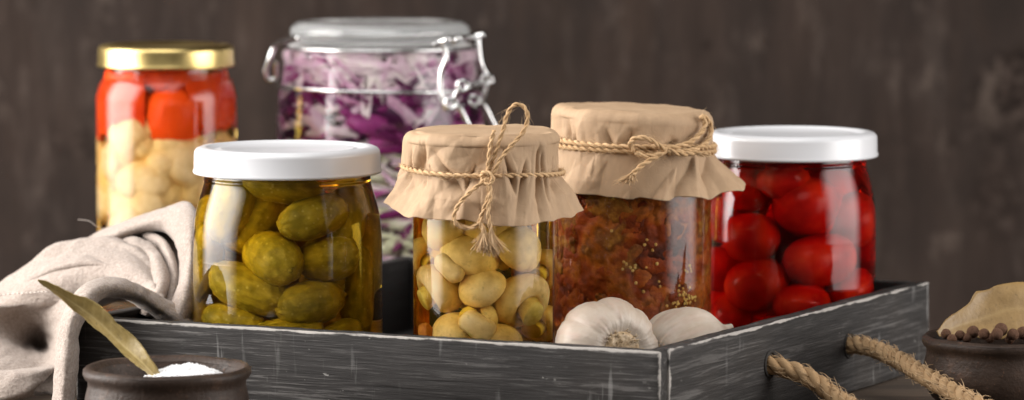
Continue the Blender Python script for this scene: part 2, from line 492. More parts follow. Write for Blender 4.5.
def area(name, loc, target, sx, sy, L, col):
    d = bpy.data.lights.new(name, 'AREA'); d.shape = 'RECTANGLE'; d.size = sx; d.size_y = sy
    d.energy = L * pi * sx * sy; d.color = col
    # a diffuser that is hottest in the middle and falls off to its edges
    d.use_nodes = True; nt = d.node_tree; em = nt.nodes['Emission']
    gm = nt.nodes.new('ShaderNodeNewGeometry'); sp = nt.nodes.new('ShaderNodeSeparateXYZ'); nt.links.new(gm.outputs['Parametric'], sp.inputs[0])
    def edge(sock):
        a = nt.nodes.new('ShaderNodeMath'); a.operation = 'SUBTRACT'; nt.links.new(sock, a.inputs[0]); a.inputs[1].default_value = .5
        b = nt.nodes.new('ShaderNodeMath'); b.operation = 'ABSOLUTE'; nt.links.new(a.outputs[0], b.inputs[0])
        c = nt.nodes.new('ShaderNodeMapRange'); c.interpolation_type = 'SMOOTHSTEP'; nt.links.new(b.outputs[0], c.inputs['Value'])
        c.inputs['From Min'].default_value = .22; c.inputs['From Max'].default_value = .5; c.inputs['To Min'].default_value = 1.25; c.inputs['To Max'].default_value = .12
        return c.outputs[0]
    m_ = nt.nodes.new('ShaderNodeMath'); m_.operation = 'MULTIPLY'
    nt.links.new(edge(sp.outputs[0]), m_.inputs[0]); nt.links.new(edge(sp.outputs[1]), m_.inputs[1])
    nt.links.new(m_.outputs[0], em.inputs['Strength'])
    o = bpy.data.objects.new(name, d); COL.objects.link(o); o.location = loc
    o.rotation_euler = (V(target) - V(loc)).to_track_quat('-Z', 'Y').to_euler()
    return o
area('softbox_key', (-1.02, 1.80, .42), (0, 1.82, .14), 1.25, 1.35, 9.6, (1, .965, .93))
area('softbox_fill', (1.12, 1.54, .30), (0, 1.82, .12), 1.3, 1.05, 4.8, (1, .965, .93))
area('softbox_top', (-.20, 1.30, 1.20), (0, 1.90, .05), 1.6, 1.3, 2.5, (1, .98, .96))

# ------------------------------------------------------------------ setting: wall and table
WY = 2.62
def wl(px, py):
    p = at_y(px, py, WY); return p.x, p.z
KNOTS = []
for px, py, rx, rz, rg in [(1000, 95, .026, .032, 1.0), (1014, 68, .018, .02, .9), (84, 132, .012, .020, .8), (90, 152, .035, .007, .6), (985, 140, .06, .006, .5), (706, 45, .005, .005, .8), (660, 85, .004, .006, .6), (1000, 190, .02, .05, .5)]:
    kx, kz = wl(px, py); KNOTS.append((kx, kz, rx, rz, rg))
mb = MB()
def add_box(mb, lo, hi):
    (x0, y0, z0), (x1, y1, z1) = lo, hi
    b = len(mb.v)
    for p in [(x0, y0, z0), (x1, y0, z0), (x1, y1, z0), (x0, y1, z0), (x0, y0, z1), (x1, y0, z1), (x1, y1, z1), (x0, y1, z1)]: mb.vert(p)
    for f in [(0, 3, 2, 1), (4, 5, 6, 7), (0, 1, 5, 4), (1, 2, 6, 5), (2, 3, 7, 6), (3, 0, 4, 7)]: mb.f.append(tuple(b + i for i in f))
add_box(mb, (-1.5, WY, -.7), (1.5, WY + .03, 1.3))
tag(mb.build('wall', m_wall(), smooth=False), 'dark grey brown weathered wooden wall behind the jars', None, None, 'structure')
mb = MB(); yy = 1.05; rng = random.Random(4)
while yy < 2.15:
    wd = .088
    add_box(mb, (-.36 + rng.uniform(-.004, .004), yy, -.022 + rng.uniform(0, .0004)), ((.36 if yy < 1.80 else .207 if yy < 1.9 else .15) + rng.uniform(-.003, 0), min(yy + wd - .0022, 2.17), -.0001 + rng.uniform(-.0006, 0)))
    yy += wd
o = mb.build('tabletop', m_table(), smooth=False)
bv = o.modifiers.new('bevel', 'BEVEL'); bv.width = .0015; bv.segments = 2
tag(o, 'brown wooden plank table under the crate and bowls', None, None, 'structure')

# ------------------------------------------------------------------ crate
CH, CT = .042, .009
A = at_z(660, 352, CH); B = at_z(75, 317, CH); C = at_z(930, 282, CH); D = B + C - A
crate = empty('wooden_crate', (A.x, A.y, 0), 'charcoal grey distressed wooden crate holding the jars, with a rope handle', 'crate')
def board(name, P, Q, t0, t1, z0, z1, mat_kw, holes=()):
    """a plank whose outer face runs P -> Q, thickness towards the inside (left of P->Q is inside)"""
    P = V((P.x, P.y, 0)); Q = V((Q.x, Q.y, 0)); L = (Q - P).length
    bm = bmesh.new(); bmesh.ops.create_cube(bm, size=1)
    for v in bm.verts: v.co = V(((v.co.x + .5) * L, t0 + (v.co.y + .5) * (t1 - t0), z0 + (v.co.z + .5) * (z1 - z0)))
    bmesh.ops.bevel(bm, geom=list(bm.edges), offset=.0013, segments=2, affect='EDGES', profile=.6)
    ed = [e for e in bm.edges if abs(e.verts[0].co.x - e.verts[1].co.x) > L * .5]
    bmesh.ops.subdivide_edges(bm, edges=ed, cuts=120, use_grid_fill=True)
    for v in bm.verts:
        n = noise.noise(V((v.co.x * 60, v.co.y * 90, v.co.z * 90 + len(name))))
        n2 = noise.noise(V((v.co.x * 300, v.co.y * 300, v.co.z * 300)))
        if v.co.z > z1 - .002: v.co.z += n * .00035 + n2 * .00018
        if v.co.y < t0 + .002: v.co.y += n * .0003 + n2 * .00012
    bm.normal_update()
    me = bpy.data.meshes.new(name); bm.to_mesh(me); bm.free()
    me.polygons.foreach_set('use_smooth', [True] * len(me.polygons)); me.set_sharp_from_angle(angle=radians(35))
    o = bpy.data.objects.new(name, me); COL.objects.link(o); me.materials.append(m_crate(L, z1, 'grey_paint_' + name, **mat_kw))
    o.parent = crate; o.location = V((P.x - A.x, P.y - A.y, 0))
    o.rotation_euler = (0, 0, atan2((Q - P).y, (Q - P).x))
    return o
uF = (A - B).normalized(); uS = (C - A).normalized()
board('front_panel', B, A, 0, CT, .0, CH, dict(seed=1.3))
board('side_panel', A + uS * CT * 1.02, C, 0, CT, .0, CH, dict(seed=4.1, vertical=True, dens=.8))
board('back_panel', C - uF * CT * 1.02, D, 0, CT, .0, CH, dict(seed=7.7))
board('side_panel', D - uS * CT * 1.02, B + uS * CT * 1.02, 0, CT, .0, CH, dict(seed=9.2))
mb = MB()
c4 = [B + uF * CT + uS * CT, A - uF * CT + uS * CT, C - uF * CT - uS * CT, D + uF * CT - uS * CT]
b = len(mb.v)
for z in (.001, .005):
    for p in c4: mb.vert((p.x - A.x, p.y - A.y, z))
mb.f += [(3, 2, 1, 0), (4, 5, 6, 7), (0, 1, 5, 4), (1, 2, 6, 5), (2, 3, 7, 6), (3, 0, 4, 7)]
mb.build('bottom_panel', G('dark_stained_board').pbr((.014, .012, .011), .7), crate, smooth=False)
ZF = .005
# rope handle through two holes of the right-hand panel
def side_pt(px, py):
    # point on the outer face of the side panel
    best = None
    for i in range(401):
        P = A.lerp(C, i / 400); q = at_y(px, py, P.y)
        d = abs(q.x - P.x)
        if best is None or d < best[0]: best = (d, q)
    return best[1]
h1 = side_pt(770, 364); h2 = side_pt(849, 345)
nS = V((uS.y, -uS.x, 0))
rng = random.Random(9)
mb = MB()
path = [h1 - nS * .012 - V((.0, 0, -.001)), h1 - nS * .002, at_y(806, 376, h1.y - .006), at_y(843, 402, h1.y - .020), V((.160, 1.645, .0062)), V((.175, 1.615, .0056)), V((.200, 1.622, .0056)),
        at_y(988, 413, 1.665), at_y(964, 398, 1.685), at_y(930, 379, 1.712), at_y(897, 359, 1.750), at_y(868, 347, h2.y - .012), h2 - nS * .002, h2 - nS * .012]
path = [p - V((A.x, A.y, 0)) for p in path]
for p in path: p.z = max(p.z, .0052)
twisted(mb, spline(path, 14), .0043, 3, .021, .0009, rng, hairs=900, hair_len=.005, sides=9)
mb.build('rope_handle', m_rope(), crate)
hm = G('dark_hole_edge').pbr((.02, .016, .013), .8)
for hh in (h1, h2):
    mb = MB(); q = hh - V((A.x, A.y, 0))
    ct = [q + (uS * cos(2 * pi * k / 30) + V((0, 0, 1)) * sin(2 * pi * k / 30)) * .0056 + nS * .0001 for k in range(30)]
    mb.tube(ct + [ct[0]], .0008, 6, cap=False)
    mb.build('rope_hole_edge', hm, crate)

# ------------------------------------------------------------------ jars
GL = m_glass(); WL = m_paint_white()
def lid_part(parent, R, zt, hgt, mat, seg=120):
    mb = MB()
    pr = [(0.0001, zt - .0011), (R * .70, zt - .0011), (R * .715, zt - .0008), (R * .73, zt - .0011), (R - .0088, zt - .0016), (R - .0072, zt - .0013), (R - .006, zt - .0001), (R - .0045, zt), (R - .0025, zt - .0002), (R - .0011, zt - .0008), (R - .0003, zt - .0018), (R, zt - .003),
          (R, zt - hgt + .0022), (R + .0003, zt - hgt + .0016), (R + .0005, zt - hgt + .0009), (R + .0002, zt - hgt + .0002), (R - .0006, zt - hgt), (R - .0013, zt - hgt + .0005), (R - .0016, zt - hgt + .003), (R - .0016, zt - .003), (.0001, zt - .0025)]
    lugs = lambda p, a, r, z: p + V((p.x, p.y, 0)) * (.006 * max(0, cos(a * 6)) ** 6 * (1 if z < zt - hgt * .7 and r > R - .001 else 0))
    mb.lathe(pr, seg, lugs)
    return mb.build('lid', mat, parent, sharp=60)
class Jar:
    def __init__(s, name, px, Y, base, label, cat='jar'):
        p = at_y(px, 300, Y); s.px = px; s.Y = Y; s.base = base; s.X = p.x
        s.o = empty(name, (s.X, Y, base), label, cat)
        s.m = mpp(Y)
    def z(s, py, dy=0.0):
        return at_y(s.px, py, s.Y + dy).z - s.base
    def glass(s, prof, mat=GL, name='glass'):
        """prof: list (r, z) from the top down"""
        pts = spline([V((r, 0, z)) for r, z in prof], 5)
        pr = [(.0001, prof[0][1])] + [(max(p.x, .0001), p.z) for p in pts] + [(.0001, prof[-1][1])]
        mb = MB(); mb.lathe(pr, 128); s.prof = prof
        return mb.build(name, mat, s.o, sharp=50)
    def liquid(s, prof, mat, name, label):
        pts = spline([V((r, 0, z)) for r, z in prof], 4)
        pr = [(.0001, prof[0][1])] + [(max(p.x, .0001), p.z) for p in pts] + [(.0001, prof[-1][1])]
        mb = MB(); mb.lathe(pr, 96)
        o = mb.build(name, mat, None); o.location = (s.X, s.Y, s.base)
        return tag(o, label, 'liquid', None, 'stuff')
    def place(s, px, py, R, r_in, half, n=1.42):
        """centre of a piece lying against the glass, on the refracted ray through the pixel"""
        bb = max(-.97, min(.97, (px - s.px) * s.m / R)) * R
        a = asin(bb / R); a2 = asin(bb / R / n)
        E = V((bb, -sqrt(R * R - bb * bb), 0)); d = V((-sin(a - a2), cos(a - a2), 0))
        rr = r_in - half
        q = -E.dot(d); disc = q * q - (E.length_squared - rr * rr)
        t = q - sqrt(disc) if disc > 0 else q
        c = E + d * t
        ze = at_y(px, py, s.Y + E.y)
        sl = (ze.z - H) / ze.y
        z_ = ze.z + sl * t / n
        ph = atan2(c.x, -c.y)
        return V((s.X + c.x, s.Y + c.y, z_)), ph

# --- gherkin jar
pj = Jar('gherkin_jar', 288, 1.76, ZF, 'glass jar of green gherkins with a white lid, standing left of the paper-covered mushroom jar')
hp = pj.z(146)
lid_part(pj.o, .0421, hp, .0122, WL)
def squat(h, R, k=1.0):
    return [(r if i > 6 else r * k, z) for i, (r, z) in enumerate([(.0372, h - .004), (.0374, h - .0125), (.0379, h - .0145), (.0378, h - .0160), (.0384, h - .0185), (.0402, h - .0245), (.0418, h - .0315), (R - .0002, h - .040), (R, h - .050), (R, h * .5), (R, .012), (R - .0006, .0065), (R - .003, .0022), (R - .007, .0003), (R - .012, .0)])]
pj.glass(squat(hp, .0429))
def inset(prof, d, top, bot):
    out = [(r - d, z) for r, z in prof if z < top and z > bot]
    return [(out[0][0], top)] + out + [(out[-1][0], bot)]
pj.liquid(inset(squat(hp, .0429), .0022, hp - .006, .005), m_liquid('olive_brine_colour', (.935, .80, .0), 60), 'brine', 'olive yellow brine filling the gherkin jar')
PM = m_pickle()
def blob(name, mat, center, half, axis, label, cat, group, seed, warts=0.0, crook=.0, seg=40, rings=28, power=1.0, roll=0.0, extra=None):
    rng = random.Random(seed); off = V((rng.random() * 50, rng.random() * 50, seed))
    mb = MB()
    def fn(p):
        q = p.copy()
        e = sqrt(max(0, 1 - abs(q.z) ** (2 + power))) / max(1e-4, sqrt(max(1e-8, 1 - q.z * q.z))) if power else 1
        q.x *= e; q.y *= e
        k = 1 + .05 * noise.noise(p * 1.6 + off) + warts * noise.noise(p * 6.5 + off) + warts * .6 * noise.noise(p * 12 + off)
        q *= k
        q.x += crook * (p.z ** 2 - .3)
        return q
    mb.sphere(V((0, 0, 0)), half, seg, rings, None, fn)
    if extra: extra(mb, half)
    o = mb.build(name, mat); o.location = center
    ax = V(axis).normalized()
    o.rotation_euler = (ax.to_track_quat('Z', 'Y') @ Euler((0, 0, roll)).to_quaternion()).to_euler()
    return tag(o, label, cat, group)
PK = [  # px, py, length px, width px, image angle, towards-camera tilt, radial setback, label
    (234, 206, 78, 50, 72, .1, 0, 'large gherkin standing upright at the upper left behind the window reflection'),
    (318, 219, 74, 40, 12, .25, 0, 'bright gherkin lying nearly level in the upper middle of the gherkin jar'),
    (278, 259, 66, 48, -25, -1.1, 0, 'gherkin seen end-on in the centre of the gherkin jar with a small tip'),
    (333, 259, 60, 44, 10, -.9, 0, 'gherkin seen end-on right of the centre of the gherkin jar'),
    (252, 289, 84, 46, -20, .2, 0, 'warty gherkin slanting down at the lower left of the gherkin jar'),
    (313, 303, 68, 44, 10, .25, 0, 'rounded gherkin lying low in the middle of the gherkin jar'),
    (236, 322, 70, 34, -5, .2, 0, 'gherkin lowest at the left on the bottom of the gherkin jar'),
    (286, 188, 74, 36, -14, .2, .003, 'gherkin pressed up under the white lid of the gherkin jar'),
    (349, 222, 70, 40, 60, .2, .004, 'dark gherkin standing at the upper right edge of the gherkin jar'),
    (361, 296, 96, 34, 86, .0, .002, 'dark gherkin standing upright at the lower right edge of the gherkin jar'),
    (292, 334, 70, 34, 4, .2, 0, 'gherkin lying on the bottom in the middle of the gherkin jar'),
    (206, 262, 80, 34, 84, .1, .002, 'gherkin standing upright at the far left edge of the gherkin jar'),
    (345, 335, 50, 30, 10, .2, 0, 'small gherkin on the bottom at the right of the gherkin jar'),
]
for i, (px, py, lp, wp, ang, tilt, back, lab) in enumerate(PK):
    hw = wp * pj.m / 2; hl = lp * pj.m / 2
    R = .0385 if py < 190 else .0415
    c, ph = pj.place(px, py, .0429, R - .0028 - back, hw * 1.03)
    a = radians(ang)
    t = V((cos(ph), sin(ph), 0)); nrm = V((sin(ph), -cos(ph), 0))
    ax = t * cos(a) + V((0, 0, sin(a))) + nrm * (-tilt)
    def stalk(mb, half):
        mb.tube(spline([V((0, 0, half[2] * .95)), V((.0003, 0, half[2] + .0012))], 3), .0011, 7)
    blob('gherkin', PM, c, (hw, hw, hl), ax, lab, 'gherkin', 'gherkins in the gherkin jar', i + 1, .06, rng.uniform(-.1, .1), power=.6, roll=i * 1.3, extra=stalk)

def inner(jar, n, rmax, z0, z1, make, seed):
    """pieces packed behind the front ones"""
    rng = random.Random(seed)
    for k in range(n):
        a = 2.4 * k; r = rmax * sqrt((k + .5) / n)
        make(V((jar.X + r * cos(a), jar.Y + r * sin(a) + .004, jar.base + lerp(z0, z1, ((k * 7) % n + .5) / n))), rng, k)
inner(pj, 10, .024, .012, hp - .026, lambda c, rng, k: blob('gherkin', PM, c, (.0105, .0105, .018), (rng.gauss(0, 1), rng.gauss(0, 1), rng.gauss(0, .6)), 'gherkin deep in the gherkin jar, mostly hidden behind the front ones', 'gherkin', 'gherkins in the gherkin jar', 100 + k, .03, 0, power=.6), 3)

# --- mushroom jar
mj = Jar('mushroom_jar', 483, 1.72, ZF, 'slim glass jar of whole mushrooms under a kraft paper cover tied with a twine bow')
mt = mj.z(131)
def straight(h, R):
    return [(R - .004, h - .004), (R - .004, h - .018), (R - .002, h - .024), (R - .0004, h - .030), (R, h - .035), (R, h * .5), (R, .010), (R - .0006, .005), (R - .003, .0014), (R - .008, .0)]
mj.glass(straight(mt, .0310))
mj.liquid(inset(straight(mt, .0310), .0019, mt - .012, .004), m_liquid('pale_brine_colour', (.985, .83, .0), 55), 'brine', 'pale yellow brine filling the mushroom jar')
MM = m_mushroom()
def mushroom(center, axis, R, label, seed, stem=True, sl=.9):
    """cap dome towards +Z, stem towards -Z"""
    rng = random.Random(seed); off = V((seed * 3.1, 0, 0)); mb = MB()
    wob = lambda p, a, r, z: p * (1 + .05 * noise.noise(p / R * 1.3 + off))
    cap = [(.0001, .66), (.22, .645), (.45, .575), (.66, .46), (.83, .29), (.945, .08), (1.0, -.12), (.985, -.30), (.90, -.45), (.77, -.54), (.62, -.565), (.50, -.52), (.44, -.44), (.3, -.40)]
    mb.lathe([(r * R, z * R) for r, z in cap], 40, wob)
    mb.cur = 1.0
    st = [(.40, -.38), (.40, -.52), (.42, -.66), (.45, -sl + .08), (.44, -sl + .02), (.39, -sl), (.0001, -sl - .01)]
    mb.lathe([(r * R, z * R) for r, z in st], 28, wob)
    o = mb.build('mushroom', MM, None, sharp=70); o.location = center
    ax = V(axis).normalized(); o.rotation_euler = ax.to_track_quat('Z', 'Y').to_euler()
    return tag(o, label, 'mushroom', 'mushrooms in the mushroom jar')
MU = [  # px, py, cap width px, cap axis (image right, towards camera, up), set back, label
    (481, 286, 44, (-.35, .55, .6), 0, 'small pale mushroom with its cap turned to the viewer in the centre of the jar'),
    (520, 298, 60, (.04, -.80, .60), 0, 'largest mushroom, its cut stem end facing out at the lower right'),
    (441, 287, 54, (.40, -.72, .62), 0, 'mushroom with stem pointing down at the left of the jar'),
    (472, 252, 54, (.40, .30, .8), .003, 'mushroom tilted with its cap up in the middle below the tassel'),
    (519, 246, 54, (.3, .6, .5), 0, 'round mushroom cap at the right just below the paper cover'),
    (424, 256, 44, (-.6, .4, .3), .002, 'mushroom cap at the left edge below the paper cover'),
    (452, 331, 44, (-.2, .7, .5), 0, 'brownish mushroom cap low at the left on the bottom of the jar'),
    (500, 341, 46, (.2, .5, .7), 0, 'mushroom cap on the bottom of the jar below the largest mushroom'),
    (545, 268, 44, (.7, .4, .3), .002, 'mushroom cap at the right edge of the mushroom jar'),
    (443, 226, 50, (-.2, .7, .5), .002, 'mushroom cap half hidden by the left of the paper cover'),
    (490, 226, 50, (.1, .8, .4), .006, 'mushroom cap behind the twine tassel'),
    (545, 322, 40, (.6, .5, .3), .002, 'mushroom cap low at the right edge of the mushroom jar'),
    (480, 322, 40, (.5, -.5, -.4), .004, 'mushroom showing its yellow stem low in the middle of the jar'),
]
for i, (px, py, wp, ax, back, lab) in enumerate(MU):
    R = wp * mj.m / 2
    c, ph = mj.place(px, py, .0310, .0285 - back, R * .92)
    t = V((cos(ph), sin(ph), 0)); nrm = V((sin(ph), -cos(ph), 0))
    mushroom(c, t * ax[0] + nrm * ax[1] + V((0, 0, ax[2])), R, lab, i + 3, sl=.92)
inner(mj, 5, .009, .012, mt - .034, lambda c, rng, k: mushroom(c, (rng.gauss(0, 1), rng.gauss(0, 1), rng.gauss(0, 1)), .0105, 'mushroom deep in the mushroom jar, mostly hidden behind the front ones', 60 + k), 5)
# cut stem pieces and a bit of carrot
def chunk(name, mat, px, py, wp, hp_, ang, jar, R, rin, label, cat, group=None, seed=1):
    c, ph = jar.place(px, py, R, rin, wp * jar.m * .3)
    return blob(name, mat, c, (hp_ * jar.m / 2, hp_ * jar.m / 2, wp * jar.m / 2), V((cos(ph) * cos(radians(ang)), sin(ph), sin(radians(ang)))), label, cat, group, seed, .05, 0, 20, 14, 3.0)
chunk('sliced_stalk', MM, 478, 326, 36, 24, -35, mj, .031, .0285, 'yellow cut mushroom stem at the bottom centre of the mushroom jar', 'mushroom stem', 'cut stems in the mushroom jar', 2)
chunk('sliced_stalk', MM, 450, 268, 34, 20, -40, mj, .031, .0285, 'yellow cut mushroom stem at the left middle of the mushroom jar', 'mushroom stem', 'cut stems in the mushroom jar', 3)
chunk('carrot_slice', m_carrot(), 425, 332, 18, 18, 10, mj, .031, .0285, 'orange carrot piece at the bottom left of the mushroom jar', 'carrot')

# --- tomato jar
tj = Jar('tomato_jar', 791, 1.86, ZF, 'glass jar of red cherry tomatoes with a white lid, rightmost of the jars')
ht = tj.z(131)
lid_part(tj.o, .0406, ht, .0120, WL)
tj.glass(squat(ht, .0403, .94))
tj.liquid(inset(squat(ht, .0403, .94), .0018, ht - .006, .005), m_liquid('red_brine_colour', (.93, .30, .0), 115), 'brine', 'orange red liquid filling the cherry tomato jar')
TM = m_tomato()
TO = [(801, 207, 60, 64, 100, 'bright red cherry tomato at the top centre of the tomato jar'),
      (746, 238, 60, 52, 8, 'dark red cherry tomato at the left centre of the tomato jar'),
      (816, 260, 78, 58, 5, 'largest cherry tomato lying level with a split skin in the tomato jar'),
      (752, 285, 68, 56, 20, 'cherry tomato at the lower left of the tomato jar'),
      (797, 305, 58, 46, 0, 'cherry tomato at the bottom centre of the tomato jar'),
      (850, 222, 58, 64, 90, 'cherry tomato at the upper right behind the bright reflection'),
      (850, 292, 60, 50, 15, 'cherry tomato at the lower right of the tomato jar'),
      (742, 190, 54, 50, 0, 'cherry tomato at the upper left under the white lid of the tomato jar'),
      (720, 270, 50, 60, 90, 'cherry tomato at the left edge beside the stew jar'),
      (772, 336, 58, 46, 0, 'cherry tomato on the bottom of the tomato jar'),
      (728, 322, 60, 52, 60, 'cherry tomato low at the left edge behind the garlic'),
      (722, 222, 46, 56, 80, 'dark cherry tomato at the left edge under the paper corner'),
      (778, 182, 54, 40, 5, 'cherry tomato pressed under the middle of the white lid of the tomato jar'),
      (868, 255, 44, 60, 85, 'cherry tomato at the right edge behind the bright reflection')]
for i, (px, py, lp, wp, ang, lab) in enumerate(TO):
    hw = wp * tj.m * .46; hl = lp * tj.m * .46
    c, ph = tj.place(px, py, .0403, .0375 if py > 195 else .0345, hw)
    t = V((cos(ph), sin(ph), 0))
    blob('cherry_tomato', TM, c, (hw, hw, hl), t * cos(radians(ang)) + V((0, .15, sin(radians(ang)))), lab, 'tomato', 'cherry tomatoes in the tomato jar', 30 + i, .004, 0, power=.35)

inner(tj, 12, .0190, .014, ht - .028, lambda c, rng, k: blob('cherry_tomato', TM, c, (.0125, .0125, .0145), (rng.gauss(0, 1), rng.gauss(0, 1), rng.gauss(0, 1)), 'cherry tomato deep in the tomato jar, mostly hidden behind the front ones', 'tomato', 'cherry tomatoes in the tomato jar', 130 + k, .004, 0, power=.35), 7)
# --- stew jar
sj = Jar('stew_jar', 632, 1.80, ZF, 'glass jar of reddish brown vegetable stew under a kraft paper cover tied sideways with twine')
st_ = sj.z(108)
SR = .0367
sj.glass([(SR - .006, st_ - .004), (SR - .006, st_ - .018), (SR - .0045, st_ - .022), (SR - .001, st_ - .027), (SR, st_ - .032)] + straight(st_, SR)[4:], m_glass('jar_glass', 1.4))
SM = m_salsa(); SE = m_seed()
rng = random.Random(21)
mb = MB(); rows = []
for i in range(110):
    z = lerp(st_ - .023, .004, i / 109); row = []
    for k in range(260):
        a = 2 * pi * k / 260; p = V((cos(a) * SR, sin(a) * SR, z))
        n1 = abs(noise.noise(p * 95)); n2 = abs(noise.noise(p * 230 + V((3, 0, 0))))
        vd = noise.voronoi(p * 120 + V((noise.noise(p * 80), 0, noise.noise(p * 80 + V((5, 5, 5))))) * .8)[0]
        r = SR - .0022 - .0022 * n1 - .0009 * n2 - .0016 * max(0, .35 - (vd[1] - vd[0]))
        row.append((V((r * cos(a), r * sin(a), z)), .40 + .65 * noise.noise(p * 30 + V((9, 1, 4))) + .3 * noise.noise(p * 110)))
    rows.append(row)
for row in rows:
    for p, t in row: mb.cur = t; mb.vert(p)
for i in range(109):
    for k in range(260):
        k2 = (k + 1) % 260; mb.f.append((i * 260 + k, (i + 1) * 260 + k, (i + 1) * 260 + k2, i * 260 + k2))
mb.f.append(tuple(range(260))); mb.f.append(tuple(109 * 260 + k for k in reversed(range(260))))
for k in range(90):
    a = -pi / 2 + rng.uniform(-1.75, 1.75); z = rng.uniform(.006, st_ - .040)
    s1, s2, s3 = rng.uniform(.004, .0105), rng.uniform(.003, .0075), rng.uniform(.0010, .0018)
    c = V((cos(a), sin(a), 0)) * (SR - .0032 - s3 * .75) + V((0, 0, z))
    M = Matrix.Rotation(a, 3, 'Z') @ Matrix.Rotation(rng.uniform(-1.5, 1.5), 3, 'X')
    mb.cur = rng.choice([.2, .3, .4, .45, .5, .55, .62, .7, .78, .85])
    off = V((k * 3.3, 0, 0))
    mb.sphere(c, (s3, s1, s2), 20, 12, M, lambda p: p * (1 + .5 * noise.noise(p * 1.5 + off) + .2 * noise.noise(p * 4 + off)))
o = mb.build('stew', SM); o.location = (sj.X, sj.Y, sj.base)
tag(o, 'chunky reddish brown vegetable stew filling the jar behind the garlic', 'stew', None, 'stuff')
mb = MB()
def seed_at(px, py):
    bb = (px - sj.px) * sj.m; ph = asin(max(-.98, min(.98, bb / SR))); rr = SR - .0021
    p = V((rr * sin(ph), -rr * cos(ph), at_y(px, py, sj.Y - rr * cos(ph)).z - sj.base))
    M = Matrix.Rotation(ph, 3, 'Z') @ Matrix.Rotation(rng.uniform(0, 3), 3, 'Y')
    s = rng.uniform(.0005, .00075)
    mb.sphere(p, (s * 1.2, s * .6, s), 9, 6, M)
for cx, cy, sx, sy, n in [(686, 298, 11, 9, 26), (676, 305, 8, 7, 8), (689, 268, 5, 6, 5), (634, 268, 14, 6, 7), (650, 245, 10, 8, 4), (640, 280, 35, 30, 7)]:
    for _ in range(n): seed_at(rng.gauss(cx, sx * .6), rng.gauss(cy, sy * .6))
o = mb.build('seeds', SE); o.location = (sj.X, sj.Y, sj.base)
tag(o, 'pale yellow seeds scattered in the vegetable stew against the glass', 'seeds', None, 'stuff')

# --- gold-lidded jar, on the table behind the crate
gj = Jar('cauliflower_jar', 168, 2.05, 0, 'tall glass jar of cauliflower and red peppers with a gold lid, leftmost of the jars')
hg = gj.z(44)
lid_part(gj.o, 67.5 * gj.m, hg, .0118, m_gold())
GR = 70 * gj.m
gprof = [(.0318, hg - .004), (.0318, hg - .0135), (.0324, hg - .015), (.0322, hg - .0168), (.0338, hg - .0188), (GR - .0014, hg - .0225), (GR - .0002, hg - .027), (GR, hg - .032), (GR, hg * .5), (GR, .012), (GR - .0008, .005), (GR - .004, .001), (GR - .010, 0)]
gj.glass(gprof)
gj.liquid(inset(gprof, .0016, hg - .006, .004), m_liquid('golden_brine_colour', (.965, .76, .0), 36), 'brine', 'golden brine filling the cauliflower jar')
PP = m_pepper()
def slab(jar, px0, px1, py0, py1, R, label, seed):
    """a curved piece of pepper lying against the glass"""
    rng = random.Random(seed); mb = MB()
    a0, a1 = [asin(max(-.99, min(.99, (p - jar.px) * jar.m / GR))) for p in (px0, px1)]
    if px0 < 105: a0 -= .6
    if px1 > 230: a1 += .6
    z0, z1 = [at_y(jar.px, p, jar.Y - R).z - jar.base for p in (py0, py1)]
    rows = []
    n, m = 20, 14
    for side in (0, 1):
        for i in range(n + 1):
            row = []
            for j in range(m + 1):
                s, t = i / n, j / m
                a = lerp(a0, a1, t); z = lerp(z0, z1, s)
                z += .0035 * noise.noise(V((a * 3, seed, 0))) + .006 * s * noise.noise(V((a * 7, seed, 5))); a += .05 * noise.noise(V((z * 160, seed, 3)))
                r = R - .0035 * side - .0022 * abs(noise.noise(V((a * 2, z * 90, seed)))) - .0016 * ((2 * t - 1) ** 4 + (2 * s - 1) ** 4)
                row.append(V((r * sin(a), -r * cos(a), z)))
            rows.append(row if side == 0 else row)
    fr, bk = rows[:n + 1], rows[n + 1:]
    mb.grid(fr + list(reversed(bk)), close_v=True)
    o = mb.build('pepper_piece', PP); o.location = jar.o.location
    return tag(o, label, 'pepper', 'pepper pieces in the gold lidded jar')
slab(gj, 98, 150, 72, 140, GR - .0032, 'broad red pepper piece at the upper left of the gold lidded jar', 3)
slab(gj, 196, 240, 74, 132, GR - .0036, 'red pepper piece at the upper right of the gold lidded jar', 5)
slab(gj, 120, 215, 66, 92, GR - .006, 'red pepper strip just under the gold lid', 8)
c, ph = gj.place(178, 117, GR, GR - .003, .0165)
blob('cherry_tomato', G('orange_tomato_skin').pbr((.78, .075, .008), .3, Specular_IOR_Level=.1), c, (.0175, .0165, .0165), (.2, 0, 1), 'orange red tomato in the upper half of the gold lidded jar', 'tomato', None, 77, .004)
CM = m_cauliflower()
def floret(px, py, wp, label, seed):
    rng = random.Random(seed); mb = MB(); R = wp * gj.m * .56
    c, ph = gj.place(px, py, GR, GR - .003, R * .85)
    for k in range(18):
        t = rng.uniform(0, 1.4); a = rng.uniform(0, 2 * pi)
        d = V((sin(t) * cos(a), sin(t) * sin(a), cos(t) * .8))
        o_ = V((k, seed, 0)); mb.sphere(d * R * .55, R * rng.uniform(.44, .60), 20, 14, None, lambda p: p * (1 + .10 * noise.noise(p * 3 + o_)))
    mb.tube(spline([V((0, 0, .3 * R)), V((0, 0, -.5 * R)), V((.1 * R, 0, -1.1 * R))], 5), lambda s: R * lerp(.75, .35, s), 12)
    o = mb.build('cauliflower_floret', CM); o.location = c
    ax = V((rng.uniform(-.6, .6), -.8, rng.uniform(-.4, .7))); o.rotation_euler = ax.to_track_quat('Z', 'Y').to_euler()
    return tag(o, label, 'cauliflower', 'cauliflower florets in the gold lidded jar')
